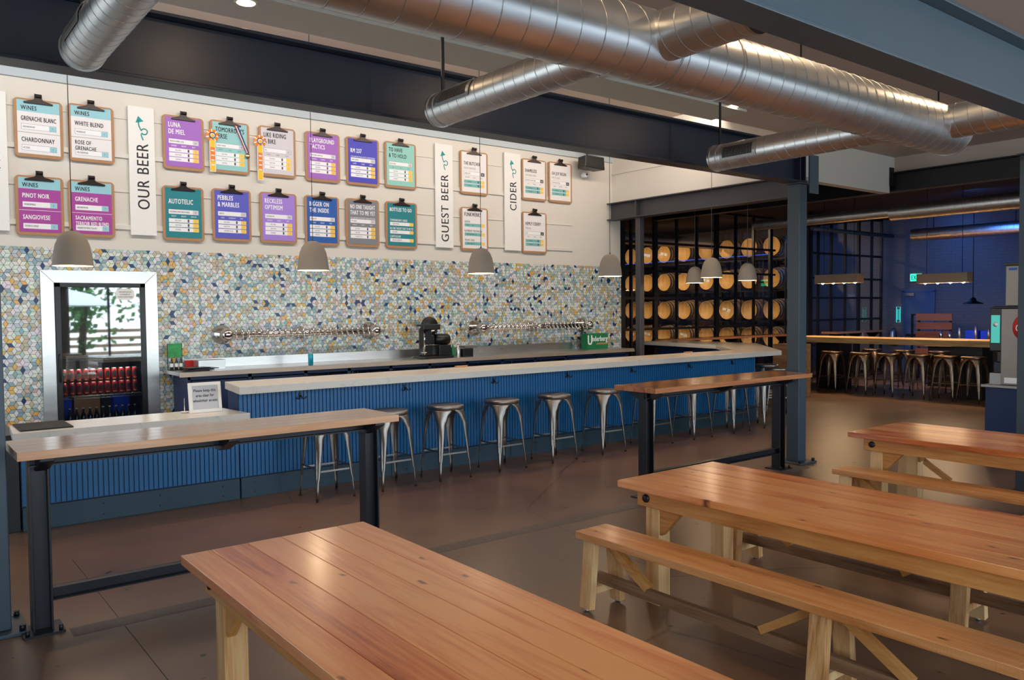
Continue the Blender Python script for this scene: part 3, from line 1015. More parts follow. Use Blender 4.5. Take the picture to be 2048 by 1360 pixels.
# ------------------------------------------------------------------ back counter
bc = thing('back_counter', (2.75, 10.2, 0), 'long stainless back counter on navy cabinets below the tiled wall', 'counter')
X0, X1, YF, YB = 2.86, 10.36, 9.90, 10.584
mb = MB(); mb.box((X0 + 0.02, 9.96, 0.08), (X1, 10.55, 0.10)); mb.box((X0 + 0.02, 10.52, 0.08), (X1, 10.55, 0.985))
xs = [2.88, 3.62, 4.36, 4.98, 5.62, 6.26, 6.92, 7.58, 8.24, 8.90, 9.56, 10.34]
for x in xs: mb.box((x - 0.02 if x > 3 else x, 9.94, 0.1), (x + 0.03, 10.52, 0.985))
mb.box((X0 + 0.02, 9.94, 0.93), (X1, 9.96, 0.985))
mb.build('cabinet_carcass', MT['cab_navy'], bc, world=True, bevel=0.002)
mb = MB(); mb.box((X0 + 0.04, 9.97, 0.02), (X1, 10.5, 0.08)); mb.build('plinth', MT['black'], bc, world=True)
for a, b in ((2.92, 3.59), (3.66, 4.33), (8.94, 9.53), (9.60, 10.31)):
    mb = MB(); mb.box((a, 9.925, 0.12), (b, 9.94, 0.92)); d = mb.build('cabinet_door', MT['cab_navy'], bc, world=True, bevel=0.003)
    ORG[d.name] = (2.75, 10.2, 0)
    h = MB(); h.cyl((b - 0.06, 9.905, 0.75), (b - 0.06, 9.905, 0.87), 0.006, 8); h.build('handle', MT['chrome'], d, world=True)
mb = MB(); mb.box((4.4, 10.0, 0.12), (8.9, 10.45, 0.6)); mb.box((4.4, 10.0, 0.8), (8.9, 10.45, 0.84))
mb.build('glass_rack_shelf', MT['black'], bc, world=True)
mb = MB(); mb.box((X0 - 0.09, YF + 0.005, 0.985), (X1 + 0.12, YB, 1.03)); mb.build('counter_top', MT['stainless'], bc, world=True, bevel=0.004)
mb = MB(); mb.extr([(YF - 0.014, 0.975), (YF + 0.005, 0.975), (YF + 0.005, 1.03), (YF, 1.03)], lambda u, v: (X0 - 0.09, u, v), lambda u, v: (X1 + 0.12, u, v))
mb.build('front_lip', MT['appliance'], bc, world=True)
mb = MB(); mb.box((3.02, 10.565, 1.03), (9.62, 10.584, 1.15)); mb.build('backsplash', MT['stainless'], bc, world=True, bevel=0.002)
# tumblers in the open racks, standing as one crowded row of glass rims
gl = MB()
rnd = random.Random(3)
for i in range(60):
    x = 4.45 + i * 0.073
    if any(abs(x - q) < 0.05 for q in xs): continue
    gl.lathe([(0.026, 0), (0.032, 0.085)], (x, 10.02 + rnd.uniform(0, .03), 0.842), 8, capped=False)
tag(gl.build('glasses', MT['glass']), 'row of dark tumblers stored in the open racks under the steel counter', 'glassware', kind='stuff')

# ------------------------------------------------------------------ beer taps
def tap_tower(x0, x1, spouts, label, zt=1.45):
    y = 10.40
    t = thing('tap_tower', ((x0 + x1) / 2, y, zt), label, 'beer tap tower')
    L = (x0 + x1) / 2
    mb = MB(); mb.tube([(x0 - L, 0, 0), (x1 - L, 0, 0)], 0.042, 20); mb.build('manifold_pipe', MT['chrome'], t)
    for x, s in ((x0, 1.0), ((x0 + x1) / 2, 0.7), (x1, 1.0)):
        k = x - L
        mb = MB(); mb.tube([(k, 0.184, 0), (k, 0.165, 0), (k, 0.15, 0), (k, 0, 0)], [0.125 * s, 0.125 * s, 0.08 * s, 0.07 * s], 24)
        mb.build('wall_flange', MT['chrome'], t)
        mb = MB(); mb.lathe([(0.0, -0.11), (0.04 * s, -0.105), (0.07 * s, -0.075), (0.084 * s, -0.02), (0.078 * s, 0.03), (0.06 * s, 0.06)], (k, 0, 0), 24, axis='Y')
        mb.build('end_ball', MT['chrome'], t)
    fm = None
    for x in spouts:
        if fm is None:
            mb = MB()
            mb.tube([(0, -0.03, 0.0), (0, -0.075, 0.0), (0, -0.10, -0.03), (0, -0.108, -0.075)], [0.013, 0.012, 0.009, 0.008], 8)
            fm = mb.build('faucet', MT['chrome'], t)
            h = MB(); h.tube([(0, -0.07, 0.005), (0, -0.07, 0.03), (0, -0.066, 0.075), (0, -0.064, 0.09)], [0.007, 0.009, 0.012, 0.007], 8)
            hh = h.build('faucet_lever', MT['black'], fm)
            hh.data.materials.clear(); hh.data.materials.append(MT['chrome'])
            f = fm
        else:
            f = copy_tree(fm, t)
        f.location = (x - L, 0, 0)
    mb = MB(); mb.tube([(spouts[-1] + 0.09 - L, -0.1, 0.15), (spouts[-1] + 0.09 - L, -0.1, -0.09)], 0.011, 8); mb.build('nitro_spout', MT['chrome'], t)
    return t
sp1 = [3.60 + i * 0.083 for i in range(12)] + [4.66 + i * 0.083 for i in range(11)]
tap_tower(3.50, 5.62, sp1, 'left chrome tap tower with a row of taps on the tiled wall')
sp2 = [7.63 + i * 0.089 for i in range(12)] + [8.80 + i * 0.084 for i in range(11)]
tap_tower(7.52, 9.83, sp2, 'right chrome tap tower with a row of taps near the green sign')
for x, lab in ((5.80, 'single water tap on the tiles between the left taps and the black machine'), (7.26, 'single water tap on the tiles just left of the right tap tower')):
    t = thing('water_tap', (x, 10.50, 1.44), lab, 'tap')
    mb = MB(); mb.tube([(0, 0.085, 0), (0, 0.07, 0), (0, -0.04, 0), (0, -0.08, -0.02), (0, -0.09, -0.05)], [0.03, 0.018, 0.014, 0.01, 0.008], 10); mb.build('spout', MT['chrome'], t)
    mb = MB(); mb.tube([(0.02, -0.03, 0.01), (0.03, -0.05, 0.12)], 0.006, 8); mb.build('lever', MT['chrome'], t)

# ------------------------------------------------------------------ things on the back counter
def can(loc, label, mt, group=None, r=0.033, h=0.157):
    t = thing('drink_can', loc, label, 'can', group)
    mb = MB(); mb.lathe([(r * .8, 0), (r, 0.012), (r, h - 0.02), (r * .86, h - 0.006)], seg=20); mb.build('can_body', mt, t)
    mb = MB(); mb.lathe([(r * .86, h - 0.006), (r * .84, h), (r * .78, h - 0.004), (0, h - 0.004)], seg=20, capped=False); mb.build('lid', MT['galv'], t)
    return t
can((4.47, 10.02, 1.03), 'turquoise can standing alone on the steel back counter', MT['can_teal'])
# can seaming machine
t = thing('can_seamer', (6.35, 10.2, 1.03), 'black can sealing machine with a big round wheel on the back counter', 'machine')
mb = MB(); mb.box((-0.14, -0.22, 0), (0.36, 0.12, 0.035)); mb.build('base', MT['black'], t, bevel=0.006)
mb = MB(); mb.box((-0.06, -0.05, 0.035), (0.10, 0.08, 0.50)); mb.build('column', MT['black'], t, bevel=0.01)
mb = MB(); mb.box((-0.14, -0.18, 0.42), (0.16, 0.02, 0.50)); mb.build('head', MT['black'], t, bevel=0.012)
mb = MB(); mb.lathe([(0.0, -0.035), (0.125, -0.035), (0.14, -0.02), (0.14, 0.02), (0.125, 0.035), (0, 0.035)], (0.10, 0.03, 0.47), 36, axis='Y'); mb.build('flywheel', MT['black'], t)
mb = MB(); mb.lathe([(0, -0.11), (0.07, -0.11), (0.085, -0.09), (0.085, 0.12), (0.07, 0.14), (0, 0.14)], (0.27, 0.0, 0.27), 28, axis='X'); mb.build('motor', MT['black'], t)
mb = MB(); mb.box((0.16, -0.14, 0.035), (0.37, 0.1, 0.19)); mb.build('motor_mount', MT['black'], t, bevel=0.008)
mb = MB(); mb.lathe([(0.05, 0.0), (0.05, 0.015), (0.018, 0.02), (0.018, 0.1)], (-0.09, -0.12, 0.08), 20); mb.build('lift_table', MT['chrome'], t)
mb = MB(); mb.tube([(-0.13, -0.2, 0.04), (-0.13, -0.2, 0.2), (0.12, -0.2, 0.2)], 0.007, 8); mb.build('guard_bar', MT['chrome'], t)
mb = MB(); mb.tube([(-0.07, -0.10, 0.12), (-0.07, -0.10, 0.44)], 0.012, 10); mb.tube([(-0.02, -0.2, 0.4), (0.06, -0.2, 0.41)], 0.018, 10); mb.build('spindle', MT['chrome'], t)
mb = MB(); mb.tube([(-0.15, -0.14, 0.46), (-0.22, -0.16, 0.45)], [0.01, 0.026], 12); mb.build('knob', MT['galv_seam'], t)
def bottle(loc, label, mt, h=0.2, r=0.028, capm=None, group=None, lab=None):
    t = thing('bottle', loc, label, 'bottle', group)
    mb = MB(); mb.lathe([(r * .9, 0), (r, 0.008), (r, h * .6), (r * .4, h * .8), (r * .36, h * .97), (0, h * .97)], seg=14); mb.build('bottle_body', mt, t)
    mb = MB(); mb.lathe([(r * .42, h * .95), (r * .42, h), (0, h)], seg=10); mb.build('cap', capm or MT['black'], t)
    if lab:
        mb = MB(); mb.lathe([(r * 1.01, h * .2), (r * 1.01, h * .5)], seg=14, capped=False); mb.build('label_band', lab, t)
    return t
bottle((6.80, 10.14, 1.03), 'small green bottle with yellow cap beside the black machine', MT['green_box'], 0.2, 0.03, MT['c_gold'])
bottle((6.88, 10.12, 1.03), 'silver sanitiser bottle with red cap beside the black machine', MT['galv'], 0.19, 0.04, MT['c_red'])
mb = MB(); mb.box((6.93, 10.05, 1.03), (7.1, 10.2, 1.15)); tag(mb.build('black_bin', MT['black'], bevel=0.006), 'small black open bin right of the can sealing machine', 'bin')
mb = MB()
for k in range(5): mb.box((7.0 + k * .01, 10.1 + k * .012, 1.16 + k * .006), (7.26 + k * .01, 10.3 + k * .01, 1.163 + k * .006))
mb.box((7.12, 10.06, 1.03), (7.24, 10.3, 1.155))
tag(mb.build('paper_tray', MT['galv_seam']), 'grey tray with loose paper sheets on the back counter', 'tray')
# wire grate at the left of machine
t = thing('bottle_sign_box', (9.93, 10.28, 1.03), 'green advertising carton with white lettering at the right end of the back counter', 'carton')
mb = MB(); mb.box((-0.24, -0.02, 0.0), (0.26, 0.14, 0.27)); mb.build('carton', MT['green_box'], t, bevel=0.003)
mb = MB(); f = lambda u, v: (u, -0.022, v)
write(mb, 'U', f, -0.225, 0.08, 0.17, width=0.095, bold=0.03)
write(mb, 'nderberg', f, -0.125, 0.135, 0.095, width=0.37, bold=0.03)
rect(mb, f, -0.02, 0.075, 0.24, 0.105, 1)
mb.build('lettering', [MT['white_ink'], MT['hardboard']], t)
for i, (x, c) in enumerate(((10.27, 'c_orange'), (10.34, 'c_red'))):
    bottle((x, 10.2, 1.03), ['slim bottle with orange cap right of the green carton', 'slim bottle with red cap right of the green carton'][i], MT['glass'], 0.27, 0.022, MT[c])
# napkin box, menus, caddy at the left end
mb = MB(); mb.box((3.07, 10.16, 1.03), (3.40, 10.34, 1.15)); tag(mb.build('napkin_box', MT['stainless'], bevel=0.004), 'stainless napkin box at the left end of the back counter', 'box')
for i in range(4):
    t0 = 0.005 + i * 0.012
    mb = MB(); mb.xf = Matrix.Translation((3.0 + 0.05 * (i % 3), 10.06, 1.03 + t0 - 0.004)) @ Matrix.Rotation(R(-6 + 7 * i), 4, 'Z'); mb.box((-0.15, -0.1, 0), (0.15, 0.1, 0.010))
    tag(mb.build('menu_folder', MT['black'], bevel=0.002), 'black menu folder in the pile beside the napkin box, ' + ['lowest', 'second from the bottom', 'third from the bottom', 'topmost'][i], 'menu', 'pile of black menu folders')
t = thing('bottle_caddy', (2.87, 10.38, 1.03), 'small caddy with a green picture card and three bottles beside the cooler', 'caddy')
mb = MB(); mb.box((-0.09, -0.05, 0), (0.09, 0.05, 0.01)); mb.box((-0.09, 0.045, 0), (-0.082, 0.05, 0.33)); mb.box((0.082, 0.045, 0), (0.09, 0.05, 0.33)); mb.build('wire_frame', MT['black_steel'], t)
mb = MB(); mb.box((-0.08, 0.035, 0.15), (0.08, 0.044, 0.33)); mb.build('picture_card', mat('green_picture_card', lin(40, 150, 80), 0.5, var=0.8, scale=12), t)
for i, x in enumerate((-0.055, 0.0, 0.055)):
    bottle((2.87 + x, 10.37, 1.042), 'small labelled bottle in the caddy, ' + ['left', 'middle', 'right'][i], MT['bottle'], 0.15, 0.02, MT['c_orange'], 'bottles in the caddy', MT['paper'])
t = thing('card_holder', (3.05, 10.46, 1.03), 'red and clear card holder beside the caddy', 'holder')
mb = MB(); mb.box((-0.05, -0.02, 0), (0.05, 0.02, 0.11)); mb.build('red_pack', MT['c_red'], t, bevel=0.004)
mb = MB(); mb.box((-0.05, 0.0, 0.11), (0.05, 0.006, 0.22)); mb.build('clear_back', MT['glass'], t)
# framed notice, receipt spike
t = thing('notice_frame', (2.33, 7.52, 0.83), 'white framed notice standing on the low counter', 'sign')
fr = Matrix.Rotation(R(0), 4, 'Z') @ Matrix.Rotation(R(-8), 4, 'X')
mb = MB(); mb.xf = fr
W, Hh = 0.145, 0.275
for a, b, c, d in ((-W, 0, W, 0.03), (-W, Hh - 0.03, W, Hh), (-W, 0.03, -W + 0.03, Hh - 0.03), (W - 0.03, 0.03, W, Hh - 0.03)):
    mb.box((a, -0.012, b), (c, 0.012, d))
mb.build('frame', MT['paper'], t, bevel=0.003)
mb = MB(); mb.xf = fr; mb.box((-W + 0.03, 0.0, 0.03), (W - 0.03, 0.008, Hh - 0.03)); mb.build('notice_card', mat('grey_notice_card', lin(196, 198, 204), 0.5, var=0.01), t)
mb = MB(); mb.xf = fr; f = lambda u, v: (u, -0.0015, v)
for i, s in enumerate(('Please keep this', 'area clear for', 'wheelchair access')):
    write(mb, s, f, 0, 0.190 - i * 0.046, 0.026, width=[.195, .16, .215][i], align='C', bold=0.02)
mb.build('lettering', MT['black_ink'], t)
mb = MB(); mb.xf = fr; mb.beam((0, 0.012, 0.2), (0, 0.09, 0.015), 0.05, 0.004); mb.build('easel_back', MT['black'], t)
t = thing('receipt_spike', (2.17, 7.62, 0.83), 'thin metal receipt spike left of the framed notice', 'spike')
mb = MB(); mb.lathe([(0.03, 0), (0.028, 0.006), (0.004, 0.01), (0.0015, 0.13), (0, 0.135)], seg=12); mb.build('spike', MT['galv'], t)
mb = MB(); mb.lathe([(0.04, 0.007), (0.036, 0.012), (0.0, 0.014)], seg=10); mb.build('receipts', MT['paper'], t)
for i, x in enumerate((5.28, 9.35)):
    mb = MB(); mb.box((x, 7.90 - 0.1, 1.07), (x + 0.16, 7.84, 1.088)); tag(mb.build('napkin_stack', MT['hardboard'], bevel=0.003), ['flat tan stack on the rear edge of the bar top, left one', 'flat tan stack on the rear edge of the bar top, right one'][i], 'napkins')

# ------------------------------------------------------------------ cooler in the wall
t = thing('wall_cooler', (2.1, 10.6, 0), 'built-in glass-door cooler in a wide stainless surround', 'cooler')
xl, xr, zt = 1.46, 2.72, 2.24
dl, dr, dt = 1.60, 2.575, 2.095
mb = MB()
for poly in ([(xl, 0), (dl, 0), (dl, dt), (xl, zt)], [(dr, 0), (xr, 0), (xr, zt), (dr, dt)], [(xl, zt), (dl, dt), (dr, dt), (xr, zt)]):
    mb.extr(poly, lambda u, v: (u, 10.585 - 0.03, v), lambda u, v: (u, 10.583, v))
mb.build('steel_surround', MT['stainless'], t, world=True, bevel=0.003)
mb = MB()
for a, b, c, d in ((dl, 0.0, dl + 0.06, dt), (dr - 0.06, 0.0, dr, dt), (dl, dt - 0.05, dr, dt)):
    mb.box((a, 10.535, b), (c, 10.575, d))
mb.build('door_frame', MT['black'], t, world=True, bevel=0.004)
ci = thing('cooler_cabinet', (2.1, 10.9, 0), 'dark inside of the glass-door cooler with wire shelves', 'cooler interior')
mb = MB()
mb.box((dl + .01, 10.60, 0), (dl + .03, 11.3, dt)); mb.box((dr - .03, 10.60, 0), (dr - .01, 11.3, dt)); mb.box((dl, 11.3, 0), (dr, 11.32, dt)); mb.box((dl, 10.6, dt - .03), (dr, 11.3, dt - .01)); mb.box((dl, 10.6, 0.0), (dr, 11.3, 0.02))
mb.build('liner', MT['dark_void'], ci, world=True)
mb = MB(); mb.box((dl + 0.055, 10.552, 0.06), (dr - 0.055, 10.558, dt - 0.045)); mb.build('door_pane', MT['door_glass'], t, world=True)
mb = MB(); mb.tube([(dl + .03, 10.53, 0.95), (dl + .03, 10.5, 0.97), (dl + .03, 10.5, 1.25), (dl + .03, 10.53, 1.27)], 0.009, 8); mb.build('door_handle', MT['black_steel'], t, world=True)
def wire_shelf(z, zn):
    mb = MB()
    y = 10.66
    for dz in (0, -0.03): mb.tube([(dl + .04, y, z + dz), (dr - .04, y, z + dz)], 0.0035, 6)
    n = 26
    pts = [(dl + .04 + (dr - dl - .08) * k / n, y, z - (0.03 if k % 2 else 0)) for k in range(n + 1)]
    mb.tube(pts, 0.0025, 5)
    for k in range(30):
        x = dl + .05 + (dr - dl - .1) * k / 29
        mb.tube([(x, y, z), (x, 11.2, z)], 0.002, 4)
    mb.build('wire_shelf', MT['galv_seam'], ci, world=True)
wire_shelf(1.215, 1); wire_shelf(0.76, 2)
mb = MB(); mb.lathe([(0.0, 0.0), (1.0, 0.0), (1.0, 0.003), (0, 0.003)], seg=36)
mb2 = MB()
ring = [(2.35 + 0.105 * math.copysign(abs(math.cos(a)) ** .6, math.cos(a)), 1.965 + 0.068 * math.copysign(abs(math.sin(a)) ** .6, math.sin(a))) for a in [2 * math.pi * k / 36 for k in range(36)]]
mb2.extr(ring, lambda u, v: (u, 10.5495, v), lambda u, v: (u, 10.5515, v))
st = thing('door_sticker', (2.35, 10.55, 1.965), 'white rounded sticker with lettering on the cooler door', 'sticker')
mb2.build('sticker_sheet', MT['paper'], st, world=True)
mb = MB(); f = lambda u, v: (u, 10.5488, v)
for i, s in enumerate(('TAKE HOME BOTTLES', '& CROWLERS OF', 'YOUR FAVORITE BEER')):
    write(mb, s, f, 2.35, 1.985 - i * 0.03, 0.016, width=[.14, .11, .165][i], align='C')
mb.build('lettering', MT['black_ink'], st, world=True)
area_light('cooler_fill', (2.1, 10.68, 2.02), (2.1, 10.9, 0.6), 0.7, 0.05, 5, (1.0, 0.97, 0.92))  # added fill lights that brighten the dark inside of the cooler
area_light('cooler_fill', (2.1, 10.64, 1.17), (2.1, 10.8, 0.6), 0.7, 0.03, 2.5, (1.0, 0.97, 0.92))
# red cans on the middle shelf, two tiers
cp = None
for tier in range(2):
    for i in range(11):
        x = 1.70 + i * 0.0775
        lab = 'red can in the cooler, %s row, %s' % (['bottom', 'top'][tier], ['first from the left', 'second from the left', 'third from the left', 'fourth from the left', 'fifth from the left', 'middle one', 'sixth from the right', 'fourth from the right', 'third from the right', 'second from the right', 'last on the right'][i].replace('sixth from the right', 'fifth from the right'))
        loc = (x, 10.74, 0.765 + tier * 0.158)
        if cp is None:
            cp = can(loc, lab, MT['can_red'], 'red cans on the cooler shelf')
            mb = MB()
            rr = 0.0336
            ring = [(0.024 * math.cos(a), 0.085 + 0.03 * math.sin(a)) for a in [2 * math.pi * k / 16 for k in range(16)]]
            rr = 0.0345
            W_ = lambda u, v: (rr * math.sin(u / rr), -rr * math.cos(u / rr), v)
            n_ = 8
            for q in range(n_):
                u0, u1 = -0.026 + 0.052 * q / n_, -0.026 + 0.052 * (q + 1) / n_
                h0, h1 = [0.034 * math.sqrt(max(0, 1 - (u / 0.026) ** 2)) + 0.0005 for u in (u0, u1)]
                mb.m = 0
                mb.F([mb.P(W_(u0, 0.09 - h0)), mb.P(W_(u1, 0.09 - h1)), mb.P(W_(u1, 0.09 + h1)), mb.P(W_(u0, 0.09 + h0))])
                rect(mb, W_, u0 * .8, 0.022, u1 * .8, 0.036, 1)
            mb.build('printed_badge', [MT['black_ink'], MT['hardboard']], cp)
        else:
            place(cp, False, loc, 0, lab)
bp = None
for i in range(12):
    x = 1.69 + i * 0.072
    lab = 'dark bottle standing at the bottom of the cooler, number %d from the left' % (i + 1)
    lab = 'dark bottle at the bottom of the cooler, %s' % ['leftmost', 'second from left', 'third from left', 'fourth from left', 'fifth from left', 'sixth from left', 'sixth from right', 'fifth from right', 'fourth from right', 'third from right', 'second from right', 'rightmost'][i]
    loc = (x, 10.80, 0.35)
    if bp is None: bp = bottle(loc, lab, MT['bottle'], 0.26, 0.032, MT['paper'], 'bottles in the bottom of the cooler')
    else: place(bp, False, loc, 0, lab)
mb = MB(); mb.box((dl + .035, 10.66, 0.33), (dr - .035, 11.2, 0.349)); mb.build('lower_shelf', MT['galv_seam'], ci, world=True)
for i, (x0, x1) in enumerate(((1.70, 1.82), (2.28, 2.47))):
    mb = MB(); mb.box((x0, 11.0, 0.35), (x1, 11.2, 0.70)); tag(mb.build('blue_bin', MT['blue_plastic'], bevel=0.01), ['narrow blue bin standing in the lower left of the cooler', 'wide blue bin standing in the lower right of the cooler'][i], 'bin')
mb = MB(); mb.box((1.86, 11.1, 0.35), (2.15, 11.25, 0.72)); tag(mb.build('cardboard_box', MT['hardboard'], bevel=0.004), 'tan cardboard box behind the bottles in the cooler', 'box')
# ------------------------------------------------------------------ clipboards
YW = 10.578
def clipboard(spec):
    key, x0, x1, z0, z1, col, ink, title, kind, data, label = spec
    cx, cz = (x0 + x1) / 2, (z0 + z1) / 2
    w, h = x1 - x0, z1 - z0
    t = thing('clipboard', (cx, YW, cz), label, 'clipboard', 'menu clipboards on the white wall')
    r = 0.045
    ol = []
    for (sx_, sz_, a0) in ((1, 1, 0), (-1, 1, 90), (-1, -1, 180), (1, -1, 270)):
        for k in range(6):
            a = R(a0 + 18 * k)
            ol.append((sx_ * (w / 2 - r) + r * math.cos(a), sz_ * (h / 2 - r) + r * math.sin(a)))
    mb = MB(); mb.extr(ol, lambda u, v: (u, -0.012, v), lambda u, v: (u, 0.0, v))
    mb.build('board', MT['hardboard'], t, bevel=0.002)
    pw, pt, pb = w / 2 - 0.032, h / 2 - 0.022, -h / 2 + 0.038
    mb = MB(); mb.box((-pw, -0.0150, pb), (pw, -0.0125, pt))
    mb.build('paper_sheet', MT['c_' + col], t)
    # clip: spring roll and wide jaw
    mb = MB()
    mb.extr([(-0.145, 0), (0.145, 0), (0.145, 0.018), (0.05, 0.045), (0.03, 0.075), (-0.03, 0.075), (-0.05, 0.045), (-0.145, 0.018)],
            lambda u, v: (u, -0.030, h / 2 - 0.055 + v), lambda u, v: (u, -0.016, h / 2 - 0.055 + v))
    mb.build('clip_jaw', MT['clip'], t, bevel=0.004)
    mb = MB(); mb.tube([(-0.034, -0.03, h / 2 + 0.035), (0.034, -0.03, h / 2 + 0.035)], 0.022, 14)
    mb.tube([(-0.036, -0.03, h / 2 + 0.035), (-0.034, -0.03, h / 2 + 0.035)], 0.027, 14)
    mb.build('clip_spring', MT['clip'], t)
    mats = [MT['black_ink'], MT['white_ink'], MT['grey_ink'], MT['c_' + col], MT['c_yellow'], MT['c_pale_blue'], MT['c_aqua_dark'], MT['c_dark_grey'], MT['c_orange'], MT['c_pale_grey']]
    I = {'k': 0, 'w': 1}[ink]
    mb = MB()
    f0 = lambda u, v: (u, -0.0154, v)
    f1 = lambda u, v: (u, -0.0158, v)
    f2 = lambda u, v: (u, -0.0162, v)
    L = -pw + 0.038
    RR = pw - 0.038
    def big(s, v, hh, maxw=None):
        mw = maxw or (RR - L)
        vs_, _ = glyphs(s, 0.02)
        ww = (max(p[0] for p in vs_) - min(p[0] for p in vs_)) * hh / 0.73 * 0.6
        write(mb, s, f0, L, v, hh, width=min(ww, mw), bold=0.02, m=I)
    def strip(v, hh, text, tail, tcol):
        rect(mb, f0, L, v, RR, v + hh, 1)
        if col in ('white', 'pale_grey', 'aqua', 'mint'):
            for q in ((L, v, RR, v + .0025), (L, v + hh, RR, v + hh + .0025), (L, v, L + .0025, v + hh), (RR - .0025, v, RR, v + hh)): rect(mb, f1, *q, 2)
        rect(mb, f1, RR - 0.07, v + 0.002, RR - 0.002, v + hh - 0.002, tcol)
        write(mb, text, f1, L + 0.015, v + hh * 0.33, hh * 0.36, sx=0.5, m=0)
        write(mb, tail, f2, RR - 0.036, v + hh * 0.3, hh * 0.4, sx=0.5, align='C', m=2)
    def row(v, hh, text, price, base=1):
        rect(mb, f0, L, v, RR, v + hh, base)
        rect(mb, f1, RR - 0.07, v, RR, v + hh, 4)
        write(mb, text, f1, L + 0.075, v + hh * 0.32, hh * 0.38, sx=0.5, m=2 if base == 1 else 0)
        rect(mb, f1, RR - 0.135, v + hh * 0.15, RR - 0.115, v + hh * 0.88, 7)
        write(mb, price, f2, RR - 0.035, v + hh * 0.25, hh * 0.5, sx=0.5, align='C', m=8)
    if kind == 'wine':
        rect(mb, f0, -pw, pt - 0.125, pw, pt, 5)
        write(mb, 'WiNES', f1, L, pt - 0.105, 0.05, sx=0.7, bold=0.02, m=0)
        v = pt - 0.125
        half = (v - pb) / 2
        for i, (a, b, sub, pr) in enumerate(data):
            vt = v - i * half
            if b:
                big(a, vt - 0.078, 0.048); big(b, vt - 0.145, 0.048)
            else:
                big(a, vt - 0.10, 0.052)
            strip(vt - half + 0.035, 0.06, sub, pr, 5)
            if i == 0: rect(mb, f0, -pw, v - half, pw, v - half + 0.004, 2 if ink == 'k' else 1)
    elif kind == 'beer':
        style, abv, notes, rows, sub = data
        v = pt - 0.06
        nl = len(title)
        if nl == 1: v -= 0.075
        hh = 0.062
        for i, s in enumerate(title): big(s, v - hh - i * 0.085, hh)
        v = pt - 0.06 - 0.085 * 2 - 0.02
        if sub: write(mb, sub, f0, L, v - 0.012, 0.020, width=RR - L, m=I)
        strip(v - 0.075, 0.055, style, abv, 9)
        v -= 0.075
        g = (RR - L) / 3
        for i, s in enumerate(notes): write(mb, s, f0, L + g * (i + .5), v - 0.035, 0.018, sx=0.6, align='C', m=I if ink == 'w' else 2)
        for i, (a, p_) in enumerate(rows): row(v - 0.055 - (i + 1) * 0.056 + 0.006, 0.048, a, p_)
    elif kind == 'guest':
        brewer, style, abv, notes, rows = data
        big(title[0], pt - 0.20, 0.055)
        write(mb, brewer, f0, L, pt - 0.265, 0.032, sx=0.55, bold=0.0, m=2)
        strip(pt - 0.36, 0.055, style, '', 7)
        write(mb, abv, f2, RR - 0.036, pt - 0.345, 0.024, sx=0.5, align='C', m=1)
        g = (RR - L) / 3
        for i, s in enumerate(notes): write(mb, s, f0, L + g * (i + .5), pt - 0.40, 0.017, sx=0.6, align='C', m=2)
        for i, (a, p_) in enumerate(rows): row(pt - 0.485 - i * 0.06, 0.05, a, p_, 6)
    elif kind == 'list':
        big(title[0], pt - 0.12, 0.062 if ink == 'k' else 0.055)
        for i, (nm, st, pr) in enumerate(data):
            v = pt - (0.19 if ink == 'k' else 0.235) - i * (0.145 if ink == 'k' else 0.12)
            vs_, _ = glyphs(nm, 0.012)
            write(mb, nm, f0, L, v - 0.032, 0.034, width=min((max(p[0] for p in vs_)) * 0.034 / .73 * .6, RR - L), m=I)
            base = 6 if ink == 'k' else 1
            rect(mb, f0, L, v - 0.095, RR, v - 0.045, base)
            rect(mb, f1, RR - 0.07, v - 0.095, RR, v - 0.045, 4)
            write(mb, st, f1, L + 0.04, v - 0.078, 0.018, sx=0.55, m=0)
            write(mb, pr, f2, RR - 0.035, v - 0.08, 0.022, sx=0.5, align='C', m=8)
    mb.build('lettering', mats, t)
    return t
P3 = lambda a, b, c, last='CROWLER': [('FULL POUR', a), ('HALF POUR', b), (last, c)]
P2 = lambda a, b: [('FULL POUR', a), ('HALF POUR', b)]
